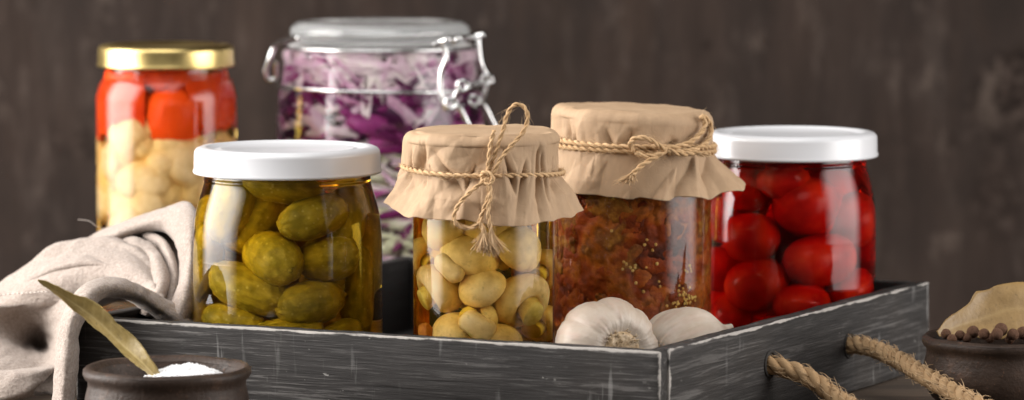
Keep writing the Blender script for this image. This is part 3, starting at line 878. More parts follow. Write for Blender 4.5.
for i, (px, py, wp, lab) in enumerate([(142, 136, 46, 'cauliflower floret in the upper left row under the red pepper'), (184, 161, 62, 'knobbly cauliflower floret in the right middle of its jar'), (126, 166, 56, 'cauliflower floret at the left middle of its jar'),
                                       (155, 190, 60, 'cauliflower floret in the centre above the linen cloth'), (115, 202, 52, 'cauliflower floret at the lower left above the linen cloth'), (205, 190, 56, 'cauliflower floret at the lower right beside the white lid'),
                                       (222, 152, 46, 'cauliflower floret at the right edge of its jar'), (150, 222, 64, 'cauliflower floret lowest in the gold lidded jar, just over the cloth'), (105, 150, 40, 'cauliflower floret at the left edge of its jar')]):
    floret(px, py, wp, lab, 50 + i)

# --- swing-top cabbage jar
cj = Jar('cabbage_jar', 381, 2.10, 0, 'large clip-top glass jar of shredded purple cabbage with a wire clamp')
hc = cj.z(21); m = cj.m
KG = m_glass('thick_glass', 1.42, (.985, .995, .995))
z = lambda py: cj.z(py)
# glass lid: thick disc with a rounded rim
mb = MB()
Rl = 90 * m
pr = [(.0001, hc - .0012), (Rl - .016, hc - .0012), (Rl - .013, hc - .0002), (Rl - .009, hc), (Rl - .004, hc - .0006), (Rl - .001, hc - .0028), (Rl, hc - .0055), (Rl - .0008, hc - .0085), (Rl - .003, z(43) + .0005), (Rl - .006, z(44)), (Rl - .012, z(44)), (Rl - .014, z(41)), (.0001, z(41))]
mb.lathe(pr, 128)
LG = m_glass('lid_glass', 1.46, (.97, .985, .985)); LG.node_tree.nodes['Principled BSDF'].inputs['Roughness'].default_value = .12; LG.node_tree.nodes['Principled BSDF'].inputs['Transmission Weight'].default_value = .86
mb.build('glass_lid', LG, cj.o, sharp=60)
# pale rubber seal
mb = MB()
Rs = 92 * m
mb.lathe([(Rs - .007, z(44.6)), (Rs - .001, z(44.6)), (Rs, z(46)), (Rs - .001, z(47.8)), (Rs - .007, z(47.8))], 96, close=True)
g_ = G('clear_rubber'); mb.build('seal_ring', g_.pbr((.82, .80, .79), .4, Transmission_Weight=.3, IOR=1.3), cj.o)
outer = [(95 * m, z(48.5)), (97 * m, z(51)), (97.5 * m, z(56)), (95.5 * m, z(62)), (96 * m, z(66)), (97 * m, z(74)), (98 * m, z(82)), (99.5 * m, z(88)), (100.5 * m, z(93)), (101 * m, z(98)), (102 * m, z(110)), (103 * m, z(130)), (103 * m, .03), (103 * m, .012), (101 * m, .004), (96 * m, .0005), (85 * m, 0)]
ip = spline([V((r, 0, zz)) for r, zz in outer], 4)
mb = MB()
mb.lathe([(.0001, z(48.5))] + [(p.x, p.z) for p in ip] + [(.0001, 0)], 128)
mb.build('glass', KG, cj.o, sharp=60)
CM2 = m_cabbage()
rng = random.Random(14)
mb = MB()
Rin = 103 * m - .0026
ztop = z(57)
for k in range(900):
    if k < 720:
        a = -pi / 2 + rng.uniform(-1.9, 1.9); r0 = Rin - rng.uniform(.0005, .010)
    else:
        a = rng.uniform(0, 2 * pi); r0 = Rin * sqrt(rng.uniform(0, .8))
    zc = rng.uniform(.012, ztop - .002) if k % 3 else rng.uniform(ztop - .045, ztop)
    L = rng.uniform(.012, .042); wd = rng.uniform(.0009, .0030); tilt = rng.gauss(0, .6); cur = rng.uniform(-45, 45)
    if k % 6 == 0: wd *= 2.2
    if zc > z(84) + rng.gauss(0, .006): tone = rng.choice([.4, .6, .66, .7, .72, .76, .8])  # pale neck shreds stand in for the whitish reflections of clear glass
    elif zc > z(150): tone = rng.choice([.06, .1, .16, .22, .28, .33, .38, .44, .5, .6, .68, .76])
    else: tone = rng.choice([.15, .3, .55, .7, .8, .85, .92, 1.0, .95])
    mb.cur = tone
    rows = []; n = 12
    tw = rng.uniform(-1.2, 1.2); tw0 = rng.uniform(-.8, .8)
    for i in range(n + 1):
        s = (i / n - .5) * L
        aa = a + s * cos(tilt) / max(r0, .012)
        rmax = Rin if zc < z(92) else 95 * m - .0040
        rr = min(r0 + .002 * sin(s * 120 + k), rmax); zz = zc + s * sin(tilt) + cur * s * s * .35
        zz = min(max(zz, .009), ztop + .002)
        t = V((-sin(aa) * cos(tilt), cos(aa) * cos(tilt), sin(tilt))); nr = V((cos(aa), sin(aa), 0)); bi = t.cross(nr)
        an = tw0 + tw * i / n; wv = (bi * cos(an) + nr * sin(an) * .45) * wd * (1 - .6 * abs(2 * i / n - 1) ** 3); th = nr * .0005
        c = nr * rr + V((0, 0, zz))
        def cl(p):
            q = sqrt(p.x ** 2 + p.y ** 2)
            lim = lerp(Rin, 95 * m - .0036, sstep(z(112), z(88), p.z))
            return p if q < lim else V((p.x * lim / q, p.y * lim / q, p.z))
        rows.append([cl(c - wv + th), cl(c + th * 1.5), cl(c + wv + th), cl(c + wv - th), cl(c - th), cl(c - wv - th)])
    mb.grid(rows, close_u=True)
o = mb.build('shredded_cabbage', CM2); o.location = cj.o.location
tag(o, 'purple and white shredded red cabbage packed in the clip-top jar', 'cabbage', None, 'stuff')
# wire clamp
ST = m_steel()
def wl_(pts): return [at_y(px, py, Y) - V(cj.o.location) for px, py, Y in pts]
mb = MB(); WR = .00112
ring = [V((101.5 * m * cos(2 * pi * k / 96), 101.5 * m * sin(2 * pi * k / 96), z(86) + .0006 * sin(4 * pi * k / 96))) for k in range(97)]
mb.tube(ring, WR, 10, cap=False)
mb.build('neck_wire', ST, cj.o)
mb = MB()
lw = [(96 * m * cos(a), 96 * m * sin(a)) for a in [radians(q) for q in range(-160, -18, 4)]]
mb.tube([V((x, y, z(46.2) )) for x, y in lw], WR * .9, 8)
yl = 2.08
mb.tube(spline(wl_([(299, 38, 2.05), (286, 40, 2.065), (275, 46, yl), (270, 58, yl), (266, 70, yl), (267, 78, yl), (272, 80.5, yl), (276, 76, yl), (276, 67, yl), (277, 62, yl)]), 8), WR * 1.25, 9)
mb.build('hinge_wire', ST, cj.o)
mb = MB()
yn, yf = 2.035, 2.075
mb.tube(spline(wl_([(434, 45, yn), (440, 42, yn), (452, 39, yn), (470, 37, yf), (484, 34.5, yf)]), 8), WR * 1.3, 9)
mb.tube(spline(wl_([(452, 43, yn), (462, 37, yn), (474, 38, yf), (485, 35, yf)]), 8), WR * 1.0, 9)
mb.tube(spline(wl_([(441, 43, yn), (445, 50, yn), (446, 60, yn), (442, 70, yn), (440.5, 80, yn), (441, 92, yn), (443, 103, yn), (447, 109, yn), (452, 108, yn), (454, 100, yn), (457, 92, yn), (462, 87, yn)]), 8), WR * 1.25, 9)
mb.tube(spline(wl_([(478, 38, yf), (479, 52, yf), (481, 64, yf), (485, 72, yf), (487, 80, yf), (485, 92, yf), (482, 102, yf)]), 8), WR * 1.25, 9)
mb.build('bail_wire', ST, cj.o)
mb = MB()
def loop(px, py, rp, Y): return wl_([(px + rp * cos(a), py + rp * sin(a), Y - .003) for a in [radians(q) for q in range(0, 361, 20)]])
for q in [(463, 86, 5.2, yn), (487, 80, 5.2, yf), (474, 101, 5.0, yf), (451, 104, 5.5, yn)]: mb.tube(loop(*q), WR * 1.1, 8)
mb.tube(spline(wl_([(467, 86, yn), (474, 84, yn + .02), (483, 81, yf)]), 6), WR * 1.3, 8)
mb.tube(spline(wl_([(452, 99, yn), (459, 107, yn), (466, 120, yn), (474, 140, yn), (478, 165, yn)]), 6), WR * 1.3, 9)
mb.tube(spline(wl_([(475, 97, yf), (483, 104, yf), (490, 117, yf), (498, 135, yf), (503, 165, yf)]), 6), WR * 1.3, 9)
mb.tube(spline(wl_([(478, 165, yn), (488, 168, yn + .02), (503, 165, yf)]), 6), WR * 1.3, 9)
mb.build('lever_wire', ST, cj.o)

fit(pj, prof_r(squat(hp, .0429), .0019), ['gherkin']); fit(mj, .0291, ['mushroom', 'sliced', 'carrot']); fit(tj, prof_r(squat(ht, .0403, .94), .0017), ['cherry']); fit(gj, prof_r(gprof, .0016), ['cauli', 'cherry'])

# ------------------------------------------------------------------ kraft paper covers
KP = m_kraft(); TW = m_twine()
_fc = {}
def facets(u, v, cell, seed):
    """heights of a crumpled sheet: flat triangles meeting in sharp creases"""
    x, y = u / cell, v / cell; x -= .35 * y
    i, j = math.floor(x), math.floor(y); fx, fy = x - i, y - j
    def hh(a, b):
        k = (a, b, seed)
        if k not in _fc: _fc[k] = random.Random(a * 7919 + b * 104729 + seed * 31).uniform(-1, 1)
        return _fc[k]
    h00, h10, h01, h11 = hh(i, j), hh(i + 1, j), hh(i, j + 1), hh(i + 1, j + 1)
    if (i * 3 + j * 5 + seed) % 2:
        return h00 + (h10 - h00) * fx + (h11 - h10) * fy if fx > fy else h00 + (h11 - h01) * fx + (h01 - h00) * fy
    return h00 + (h10 - h00) * fx + (h01 - h00) * fy if fx + fy < 1 else h11 + (h01 - h11) * (1 - fx) + (h10 - h11) * (1 - fy)
def lin(tab, x):
    for (x0, y0), (x1, y1) in zip(tab, tab[1:]):
        if x <= x1: return lerp(y0, y1, (x - x0) / (x1 - x0))
    return tab[-1][1]
def cover(jar, R, zt, ztw, hem_r, hem_z, seed, tilt=(0, 0), ndent=20, gather=.003, dents=(), RG=.03):
    """hem_r / hem_z: tables over the angle phi in degrees (0 = towards the camera, 90 = right)"""
    rng = random.Random(seed * 7 + 1)
    mb = MB(); seg = 560
    prof = [('top', i / 12) for i in range(13)] + [('bend', i / 8) for i in range(1, 9)] + [('side', i / 26) for i in range(1, 27)] + [('skirt', i / 40) for i in range(1, 41)]
    rho = .0042; rows = []
    # sharp tucks gathered under the twine: angle, half width, depth, slant, reach up, reach down
    dn = [(2 * pi * (k + rng.uniform(-.42, .42)) / ndent, radians(rng.uniform(3, 9)), rng.uniform(.25, 1.0), rng.uniform(-9, 9), rng.uniform(.35, 1.0), rng.uniform(.4, 1.3)) for k in range(ndent)]
    dn += [(radians(a), radians(w_), d_, sl_, u_, l_) for a, w_, d_, sl_, u_, l_ in dents]
    # flat crease planes crossing the sheet
    pl = []
    for k in range(40):
        n = V((rng.gauss(0, 1), rng.gauss(0, 1), rng.gauss(0, .8))).normalized()
        a = rng.uniform(0, 2 * pi); c = V((sin(a) * R, -cos(a) * R, rng.uniform(ztw - .02, zt)))
        pl.append((n, c, rng.uniform(.06, .22) * rng.choice([-1, 1]), rng.uniform(.004, .012), rng.uniform(.012, .03)))
    sl = zt - rho - ztw
    for kind, s in prof:
        row = []
        for k in range(seg):
            a = 2 * pi * k / seg; deg = math.degrees(a); deg = deg - 360 if deg > 180 else deg
            hr, hz = lin(hem_r, deg), lin(hem_z, deg) + .0007 * facets(a * R, 1.0, .004, seed + 9)
            if kind == 'top': r, zz = s * (R - rho), zt + .0003 * (1 - s * s)
            elif kind == 'bend': r, zz = R - rho + rho * sin(s * pi / 2), zt - rho + rho * cos(s * pi / 2)
            elif kind == 'side': r, zz = R - .0003 * s, lerp(zt - rho, ztw, s)
            else: r, zz = lerp(R - .0003, hr, s ** 1.1), lerp(ztw, hz, s)
            if kind != 'top':
                dd = 0
                for a0, wd, dp, sn, up, dw in dn:
                    if kind == 'skirt': ext = max(0, 1 - s / dw * .8); wk = wd * (1 + 1.1 * s)
                    else:
                        q = (zz - ztw) / (sl * up); ext = max(0, 1 - q); wk = wd * (1 - .35 * min(1, max(0, q)))
                    if ext <= 0: continue
                    da = (a - a0 - sn * (zz - ztw) + pi) % (2 * pi) - pi
                    g_ = 1 - abs(da) / wk
                    if g_ > 0: dd = max(dd, dp * ext * g_ ** 1.2)
                    elif g_ > -1.2: dd = max(dd, 0) - .16 * dp * ext * (1 - abs(g_ + .6) / .6) * (dd <= 0)
                r -= gather * dd
                if kind == 'skirt': r += .0008 * facets(a * R, 3.0, .010, seed + 3) * s
            p = V((sin(a) * r, -cos(a) * r, zz))
            h_ = 0
            for n, c, A_, wcl, reach in pl:
                e = p - c
                L = e.length
                if L < reach: h_ += A_ * (min(abs(e.dot(n)), wcl) - wcl) * (1 - (L / reach) ** 2)
            q = p + V((noise.noise(p * 60), noise.noise(p * 60 + V((7, 0, 0))), noise.noise(p * 60 + V((0, 9, 0))))) * .0022
            uu, vv = (math.atan2(q.x, -q.y) * R, q.z) if kind != 'top' else (q.x, q.y + .5)
            h_ = max(-.0016, min(.0014, h_ * .6)) + facets(uu, vv, .0135, seed) * .0017 + facets(uu + vv * .4, vv - uu * .3, .0068, seed + 40) * .00055
            if kind == 'top': zz += (h_ if h_ < 0 else h_ * .4) * .6 * s
            elif kind == 'bend': r += h_ * .6; zz += h_ * .3
            else: r += h_ * (.8 if kind == 'side' else 1.1)
            if kind == 'side': r = max(r, R - .0055)
            if kind == 'skirt': r = max(r, RG + .0006 + .0012 * s)
            dx, dy = sin(a) * r, -cos(a) * r
            zz += tilt[0] * dx + tilt[1] * dy
            row.append(V((dx, dy, zz)))
        rows.append(row)
    mb.grid(rows, close_u=True)
    o = mb.build('paper_cover', KP, jar.o)
    so = o.modifiers.new('thickness', 'SOLIDIFY'); so.thickness = .0003; so.offset = -1
    return o
def tie(jar, Rt, zf, seed, r=.00118, hairs=150):
    rng = random.Random(seed); mb = MB(); pts = []
    for k in range(73):
        a = 2 * pi * k / 72; rr = Rt + r * .7 + .00035 * noise.noise(V((cos(a) * 5, sin(a) * 5, seed)))
        pts.append(V((sin(a) * rr, -cos(a) * rr, zf(a))))
    twisted(mb, pts, r, 2, .0080, .0006, rng, hairs * 2, .0035)
    return mb, rng
def fray(mb, root, d, L, spread, n, rng, r=.00016):
    for _ in range(n):
        e = V((rng.gauss(0, spread), rng.gauss(0, spread * .6), rng.gauss(0, spread * .35)))
        l = L * rng.uniform(.6, 1.1)
        p1 = root + d * l * .45 + e * l * .25; p2 = root + d * l + e * l
        mb.cur = .45 + .5 * rng.random()
        mb.tube(spline([root + e * .0006, p1, p2], 4), r * rng.uniform(.7, 1.3), 4)
# mushroom jar
mR = 78 * mj.m
zt, ztw = mj.z(130.5), mj.z(169)
hr = [(-180, .038), (-120, .040), (-86, .0432), (-66, .0400), (-48, .0412), (-35, .0380), (-14, .0402), (4, .0384), (16, .0402), (30, .0388), (44, .0405), (56, .0400), (74, .0425), (90, .0448), (104, .0415), (180, .038)]
zh = lambda py: mj.z(py)
hz = [(-180, zh(206)), (-90, zh(202)), (-60, zh(211)), (-35, zh(212)), (-12, zh(212)), (5, zh(216)), (18, zh(219)), (40, zh(217)), (70, zh(214)), (92, zh(211)), (120, zh(205)), (180, zh(206))]
cover(mj, mR, zt, ztw, hr, hz, 2, RG=.0310, ndent=7, gather=.0060, dents=[(-60, 9, 1.1, 16, 1.15, .45), (-50, 3, .7, -4, 1.2, .3), (-24, 7, .55, -26, .9, .8), (-8, 3, .5, 10, .4, .9), (30, 3, .6, 8, .6, 1.0), (44, 4, 1.0, 3, 1.1, 1.2), (50, 2.5, .6, -3, .9, .8), (70, 5, .6, -10, .4, 1.3)])
off = V(mj.o.location)
tilt = .0019
mb, rng = tie(mj, mR + .0002, lambda a: ztw + .0004 * sin(a * 3) - .0011 * sin(a), 5)
mb.build('twine', TW, mj.o)
yk = mj.Y - mR - .0025
def P(px, py, d=0.0): return at_y(px, py, yk - d) - off
mb = MB(); rng = random.Random(31)
tk = dict(R=.00105, plies=2, pitch=.0080, step=.0006, rng=rng)
twisted(mb, spline([P(487, 178), P(491, 166, .001), P(497, 148, .002), P(503, 130, .001), P(507, 115, 0), P(513, 106, 0), P(521, 105, 0), P(527, 112, .001), P(527, 123, .001), P(521, 135, .002), P(510, 147, .003), P(500, 160, .003), P(494, 172, .002), P(488, 178, .001)], 8), hairs=90, **tk)
twisted(mb, spline([P(485, 180, .001), P(488, 166, .002), P(490, 148, .002), P(494, 130, .001)], 8), hairs=20, **tk)
mb.build('bow_loop', TW, mj.o)
mb = MB()
twisted(mb, spline([P(489, 177, .002), P(480, 184, .003), P(468, 194, .004), P(458, 206, .004), P(454, 217, .004), P(458, 225, .004), P(467, 228, .004), P(476, 226, .005), P(480, 220, .005)], 8), hairs=60, **tk)
twisted(mb, spline([P(486, 179, .003), P(489, 192, .004), P(485, 206, .005), P(481, 218, .005), P(482, 228, .006), P(486, 236, .006)], 8), hairs=50, **tk)
twisted(mb, spline([P(490, 178, .003), P(490, 196, .005), P(488, 212, .006), P(490, 226, .006), P(491, 238, .006)], 8), hairs=50, **tk)
fray(mb, P(484, 226, .006), V((-.02, -.1, -1)), .0108, .22, 190, rng)
fray(mb, P(491, 228, .006), V((.12, -.1, -1)), .0105, .22, 190, rng)
mb.build('twine_tassel', TW, mj.o)
mb = MB()
twisted(mb, spline([P(481, 175, .001), P(485, 172, .003), P(490, 174, .004), P(493, 179, .004), P(489, 184, .004), P(484, 183, .003), P(482, 178, .001)], 8), hairs=12, **tk)
mb.build('knot', TW, mj.o)

# stew jar
sR = 79 * sj.m
zt, ztw = sj.z(108), sj.z(146)
zh = lambda py: sj.z(py)
hr = [(-180, .041), (-120, .0405), (-90, .0392), (-62, .0405), (-40, .0412), (-12, .0405), (8, .0395), (16, .0440), (24, .0455), (33, .0485), (40, .0470), (49, .0510), (57, .0480), (70, .0520), (82, .0525), (98, .0515), (125, .043), (180, .041)]
hz = [(-180, zh(178)), (-120, zh(182)), (-90, zh(184)), (-62, zh(188)), (-35, zh(191)), (-6, zh(192)), (8, zh(190)), (22, zh(190)), (34, zh(187)), (48, zh(189)), (60, zh(183)), (78, zh(181)), (98, zh(177)), (125, zh(172)), (180, zh(178))]
cover(sj, sR, zt, ztw, hr, hz, 5, tilt=(-.05, 0), RG=SR, ndent=8, gather=.0062, dents=[(-50, 6, .7, 8, .7, .9), (-15, 6, .6, -10, .8, .6), (24, 7, 1.5, 16, .5, 2.2), (40, 5, 1.5, 12, .6, 2.2), (57, 6, 1.5, 8, .5, 2.2)])
off = V(sj.o.location)
mb, rng = tie(sj, sR + .0003, lambda a: ztw + .0004 * sin(a * 2 + 1) - .05 * sR * sin(a), 8, r=.0014)
pts = [V((sin(2 * pi * k / 72) * (sR + .0013), -cos(2 * pi * k / 72) * (sR + .0013), ztw + .0025 + .0004 * sin(2 * pi * k / 24) - .05 * sR * sin(2 * pi * k / 72))) for k in range(73)]
twisted(mb, pts, .0014, 2, .0080, .0006, rng, 240, .0035)
mb.build('twine', TW, sj.o)
def P(px, py, d=0.0):
    bb = (px - sj.px) * sj.m; rr = sR + .003 + d
    ph = asin(max(-.97, min(.97, bb / rr)))
    return at_y(px, py, sj.Y - rr * cos(ph)) - off
mb = MB(); rng = random.Random(33)
tk = dict(R=.00128, plies=2, pitch=.0085, step=.0006, rng=rng)
twisted(mb, spline([P(634, 151, .001), P(630, 143, .002), P(637, 138, .003), P(648, 139, .003), P(660, 146, .003), P(665, 151, .003), P(657, 155, .003), P(645, 156, .003), P(636, 153, .002)], 8), hairs=60, **tk)
twisted(mb, spline([P(660, 150, .002), P(676, 147, .002), P(692, 141, .002), P(703, 130, .002), P(705, 121, .002), P(701, 117, .001), P(706, 118, .001), P(711, 127, .001), P(709, 139, .002), P(698, 148, .003), P(684, 151, .003), P(668, 151, .002)], 8), hairs=70, **tk)
mb.build('bow_loop', TW, sj.o)
mb = MB()
twisted(mb, spline([P(662, 153, .003), P(650, 160, .004), P(640, 167, .005), P(633, 174, .006)], 8), hairs=25, **tk)
twisted(mb, spline([P(668, 150, .003), P(682, 154, .004), P(696, 152, .004)], 8), hairs=25, **tk)
fray(mb, P(635, 170, .005), V((-.55, 0, -.8)), .007, .35, 110, rng)
fray(mb, P(694, 152, .004), V((.9, .3, -.3)), .005, .35, 70, rng)
mb.build('twine_tail', TW, sj.o)

# ------------------------------------------------------------------ garlic
GA = m_garlic()
def smooth(tab, x):
    n = len(tab)
    for i in range(n - 1):
        if x <= tab[i + 1][0] or i == n - 2:
            x0, x1 = tab[i][0], tab[i + 1][0]; u = (x - x0) / (x1 - x0)
            def sl(k):
                a, b = max(k - 1, 0), min(k + 1, n - 1); return (tab[b][1] - tab[a][1]) / (tab[b][0] - tab[a][0])
            h = x1 - x0; y0, y1 = tab[i][1], tab[i + 1][1]; m0, m1 = sl(i) * h, sl(i + 1) * h
            return (2*u**3 - 3*u*u + 1) * y0 + (u**3 - 2*u*u + u) * m0 + (-2*u**3 + 3*u*u) * y1 + (u**3 - u*u) * m1
def garlic(center, axis, R, hgt, label, seed, cloves=9, roll=0.0):
    mb = MB(); rng = random.Random(seed)
    ph = [2 * pi * (k + rng.uniform(-.22, .22)) / cloves for k in range(cloves)]
    wt = [rng.uniform(.75, 1.15) for _ in ph]
    def lob(a):
        best = 9
        for p_, w_ in zip(ph, wt):
            d = abs((a - p_ + pi) % (2 * pi) - pi) / (pi / cloves) / w_
            best = min(best, d)
        return max(0, 1 - best ** 2 * .95)
    prof = []
    for i in range(49):
        t = i / 48
        # t=0 neck (+z) -> t=1 root plate (-z)
        prof.append(t)
    rows = []; seg = 180
    tab = [(0, .07), (.08, .09), (.16, .15), (.26, .36), (.38, .68), (.5, .90), (.62, 1.0), (.74, .98), (.85, .82), (.93, .58), (1.0, .34)]
    tz = [(0, .86), (.08, .78), (.16, .69), (.26, .57), (.38, .40), (.5, .18), (.62, -.08), (.74, -.34), (.85, -.56), (.93, -.66), (1.0, -.60)]
    for t in prof:
        r0, z0 = smooth(tab, t), smooth(tz, t); row = []
        amp = .065 * sstep(.12, .5, t) * (1 - .2 * sstep(.85, 1, t))
        for k in range(seg):
            a = 2 * pi * k / seg
            tw = a + .25 * (t - .6)
            r = r0 * (1 - amp + amp * lob(tw) ** .5)
            p = V((r * cos(a) * R, r * sin(a) * R, z0 * hgt))
            p *= 1 + .03 * noise.noise(p * 90 + V((seed, 0, 0))) + .012 * noise.noise(V((cos(a) * 22, sin(a) * 22, t * 3))) + .008 * abs(noise.noise(V((cos(a) * 9, sin(a) * 9, t * 5 + seed))))
            row.append(p)
        rows.append(list(reversed(row)))
    mb.grid(rows, close_u=True)
    mb.cur = 1.0
    # root plate with stubs of root
    mb.lathe([(.38 * R, -.595 * hgt), (.37 * R, -.64 * hgt), (.28 * R, -.66 * hgt), (.12 * R, -.62 * hgt), (.0001, -.61 * hgt)], 40, lambda p, a, r, z: p + V((0, 0, .03 * hgt * noise.noise(p * 900))))
    for k in range(150):
        a = rng.uniform(0, 2 * pi); r = R * .4 * sqrt(rng.random())
        b = V((r * cos(a), r * sin(a), -.62 * hgt)); d = V((cos(a) * r / R * .9, sin(a) * r / R * .9, -.6)).normalized()
        L = rng.uniform(.0010, .0028)
        mb.cur = rng.uniform(.6, 1)
        mb.tube([b, b + d * L * .5 + V((rng.gauss(0, .0003), rng.gauss(0, .0003), 0)), b + d * L], .00022, 4)
    o = mb.build('garlic_bulb', GA); o.location = center
    q = V(axis).normalized().to_track_quat('Z', 'Y') @ Euler((0, 0, roll)).to_quaternion()
    o.rotation_euler = q.to_euler()
    return tag(o, label, 'garlic', 'garlic bulbs in the crate')
c = at_y(601, 335, 1.695)
garlic(V((c.x, c.y, ZF + .0270)), (-.50, .85, -.10), .0236, .028, 'whole white garlic bulb, root end facing out, in front of the stew jar', 4, 9, .5)
c = at_y(690, 345, 1.735)
garlic(V((c.x, c.y, ZF + .0240)), (.80, .55, .30), .0190, .029, 'white garlic bulb at the crate corner, below the tomato jar', 7, 8, 1.1)

# ------------------------------------------------------------------ clay bowls
CL = m_clay()
def bowl(name, cx, cy, R, hgt, label):
    o = empty(name, (cx, cy, 0), label, 'bowl', 'small clay bowls')
    mb = MB()
    pr = [(R - .0032, hgt - .0006), (R - .0015, hgt), (R - .0002, hgt - .0012), (R, hgt - .003), (R - .0008, hgt - .0046), (R - .0021, hgt - .0058), (R - .0022, hgt - .008), (R - .0012, hgt - .012), (R - .0004, hgt - .017), (R - .0012, hgt - .022), (R - .005, hgt - .028), (R - .010, hgt - .0325), (R - .012, 0.0), (.0001, .0)]
    inner = [(.0001, .006), (R - .014, .0065), (R - .008, .012), (R - .0055, hgt - .014), (R - .0052, hgt - .006), (R - .0045, hgt - .002)]
    wob = lambda p, a, r, z: p + V((p.x, p.y, 0)) * (.012 * noise.noise(V((cos(a) * 1.2, sin(a) * 1.2, z * 40)))) + V((0, 0, .0005 * noise.noise(V((cos(a) * 2, sin(a) * 2, 3)))))
    mb.lathe(inner[::-1] and pr + inner, 110, wob, close=False)
    # close the lip
    mb.build('body', CL, o, sharp=70)
    mb = MB()
    mb.lathe([(R - .0047, hgt - .0022), (R - .0032, hgt - .0004), (R - .0015, hgt + .0002), (R - .0001, hgt - .0012)], 110, wob)
    mb.build('rim', CL, o)
    return o
BH = .0345
bc = at_z(167, 366, BH)
bowl('clay_bowl', bc.x, bc.y, 84 * mpp(bc.y, BH), BH, 'dark clay bowl filled with white salt in front of the crate')
rc = at_z(1003, 335, BH)
bowl('clay_bowl', rc.x, rc.y, 81 * mpp(rc.y, BH), BH, 'dark clay bowl of brown allspice berries at the right edge')
# salt
mb = MB(); rng = random.Random(2)
Rs = 84 * mpp(bc.y, BH) - .0052
rows = []
def salt_h(x, y):
    d = sqrt(x * x + y * y) / Rs
    pk = math.exp(-(((x - .0095) / .021) ** 2 + ((y + .002) / .020) ** 2)) * .0098
    return BH - .0088 + pk - .002 * d * d + .0006 * noise.noise(V((x, y, 0)) * 260) + .0006 * noise.noise(V((x, y, 3)) * 900)
for i in range(60):
    r = Rs * i / 59
    rows.append([V((r * cos(2 * pi * k / 160), r * sin(2 * pi * k / 160), salt_h(r * cos(2 * pi * k / 160), r * sin(2 * pi * k / 160)))) for k in range(160)])
mb.grid(list(rows), close_u=True)
for k in range(1500):
    a = rng.uniform(0, 2 * pi); r = Rs * sqrt(rng.random()) * .97
    x, y = r * cos(a), r * sin(a); s = rng.uniform(.00022, .00058)
    mb.sphere(V((x, y, salt_h(x, y) + s * .4)), s, 5, 3)
o = mb.build('salt', m_salt()); o.location = (bc.x, bc.y, 0)
tag(o, 'heap of coarse white salt in the left clay bowl', 'salt', None, 'stuff')

# ------------------------------------------------------------------ bay leaves
def leaf(name, mid, side, width, mat, label, cat, group, cup=.25, wav=.08, seed=1, tipw=None, ragged=1.0):
    """mid: 3-D spline of the midrib, side: direction(s) of the blade across it"""
    path = spline(mid, 14); n = len(path); mb = MB(); rows = []; m_ = 14
    for i, p in enumerate(path):
        s = i / (n - 1)
        t = (path[min(i + 1, n - 1)] - path[max(i - 1, 0)]).normalized()
        sd = lerp(V(side[0]), V(side[1]), s); sd = (sd - t * sd.dot(t)).normalized(); nr = t.cross(sd)
        wv = width * (sin(pi * min(1, s * .96 + .04)) ** .8 if tipw is None else interp(tipw, s))
        row = []
        for j in range(m_ + 1):
            q = 2 * j / m_ - 1
            wob = 1 + .16 * noise.noise(V((s * 11, q * 2, seed))) + .10 * ragged * noise.noise(V((s * 34, q * 2, seed)))
            hgt = cup * abs(q) ** 1.3 * wv + wav * wv * noise.noise(V((s * 5, q * 1.5, seed + 4))) * 2 * abs(q)
            row.append(p + sd * q * wv * wob + nr * hgt)
        rows.append(row)
    b = mb.grid(rows)
    for i in range(n):
        mb.tone[b + i * (m_ + 1) + m_ // 2] = .55
        if i % 5 == 0:
            for j in range(m_ + 1): mb.tone[b + min(i + abs(j - m_ // 2) // 2, n - 1) * (m_ + 1) + j] = max(.16, mb.tone[b + i * (m_ + 1) + j])
    o = mb.build(name, mat, weld=False)
    so = o.modifiers.new('thickness', 'SOLIDIFY'); so.thickness = .0004; so.offset = 0
    return tag(o, label, cat, group)
LM = m_leaf('dry_bay_leaf', (.17, .118, .030), (.34, .245, .078), (.46, .37, .17))
LM2 = m_leaf('pale_bay_leaf', (.19, .112, .036), (.31, .195, .072), (.35, .235, .095))
Yb = bc.y
leaf('bay_leaf', [at_y(157, 378, Yb - .006), at_y(143, 363, Yb - .004), at_y(122, 344, Yb + .002), at_y(98, 321, Yb + .004), at_y(74, 303, Yb + .004), at_y(56, 291, Yb + .002), at_y(38, 280, Yb)],
     ((.45, -.75, .55), (.6, -.4, .65)), .0062, LM, 'olive green dried bay leaf stuck upright in the salt', 'bay leaf', 'dried bay leaves', .35, .16, 3,
     [(0, .5), (.15, .8), (.35, 1.0), (.5, .95), (.62, .8), (.72, .5), (.8, .38), (.92, .25), (1, .05)])
mb = MB()
Yr = rc.y
leaf('bay_leaf', [at_y(938, 334, Yr - .004), at_y(958, 326, Yr + .004), at_y(984, 318, Yr + .010), at_y(1012, 309, Yr + .014), at_y(1040, 311, Yr + .016), at_y(1075, 318, Yr + .016)],
     ((-.3, .35, .9), (.0, .45, .9)), .0125, LM2, 'pale tan dried bay leaf lying among the allspice berries', 'bay leaf', 'dried bay leaves', .12, .10, 8, ragged=.25, tipw=
     [(0, .12), (.2, .45), (.45, .95), (.7, 1.0), (.9, .6), (1, .05)])
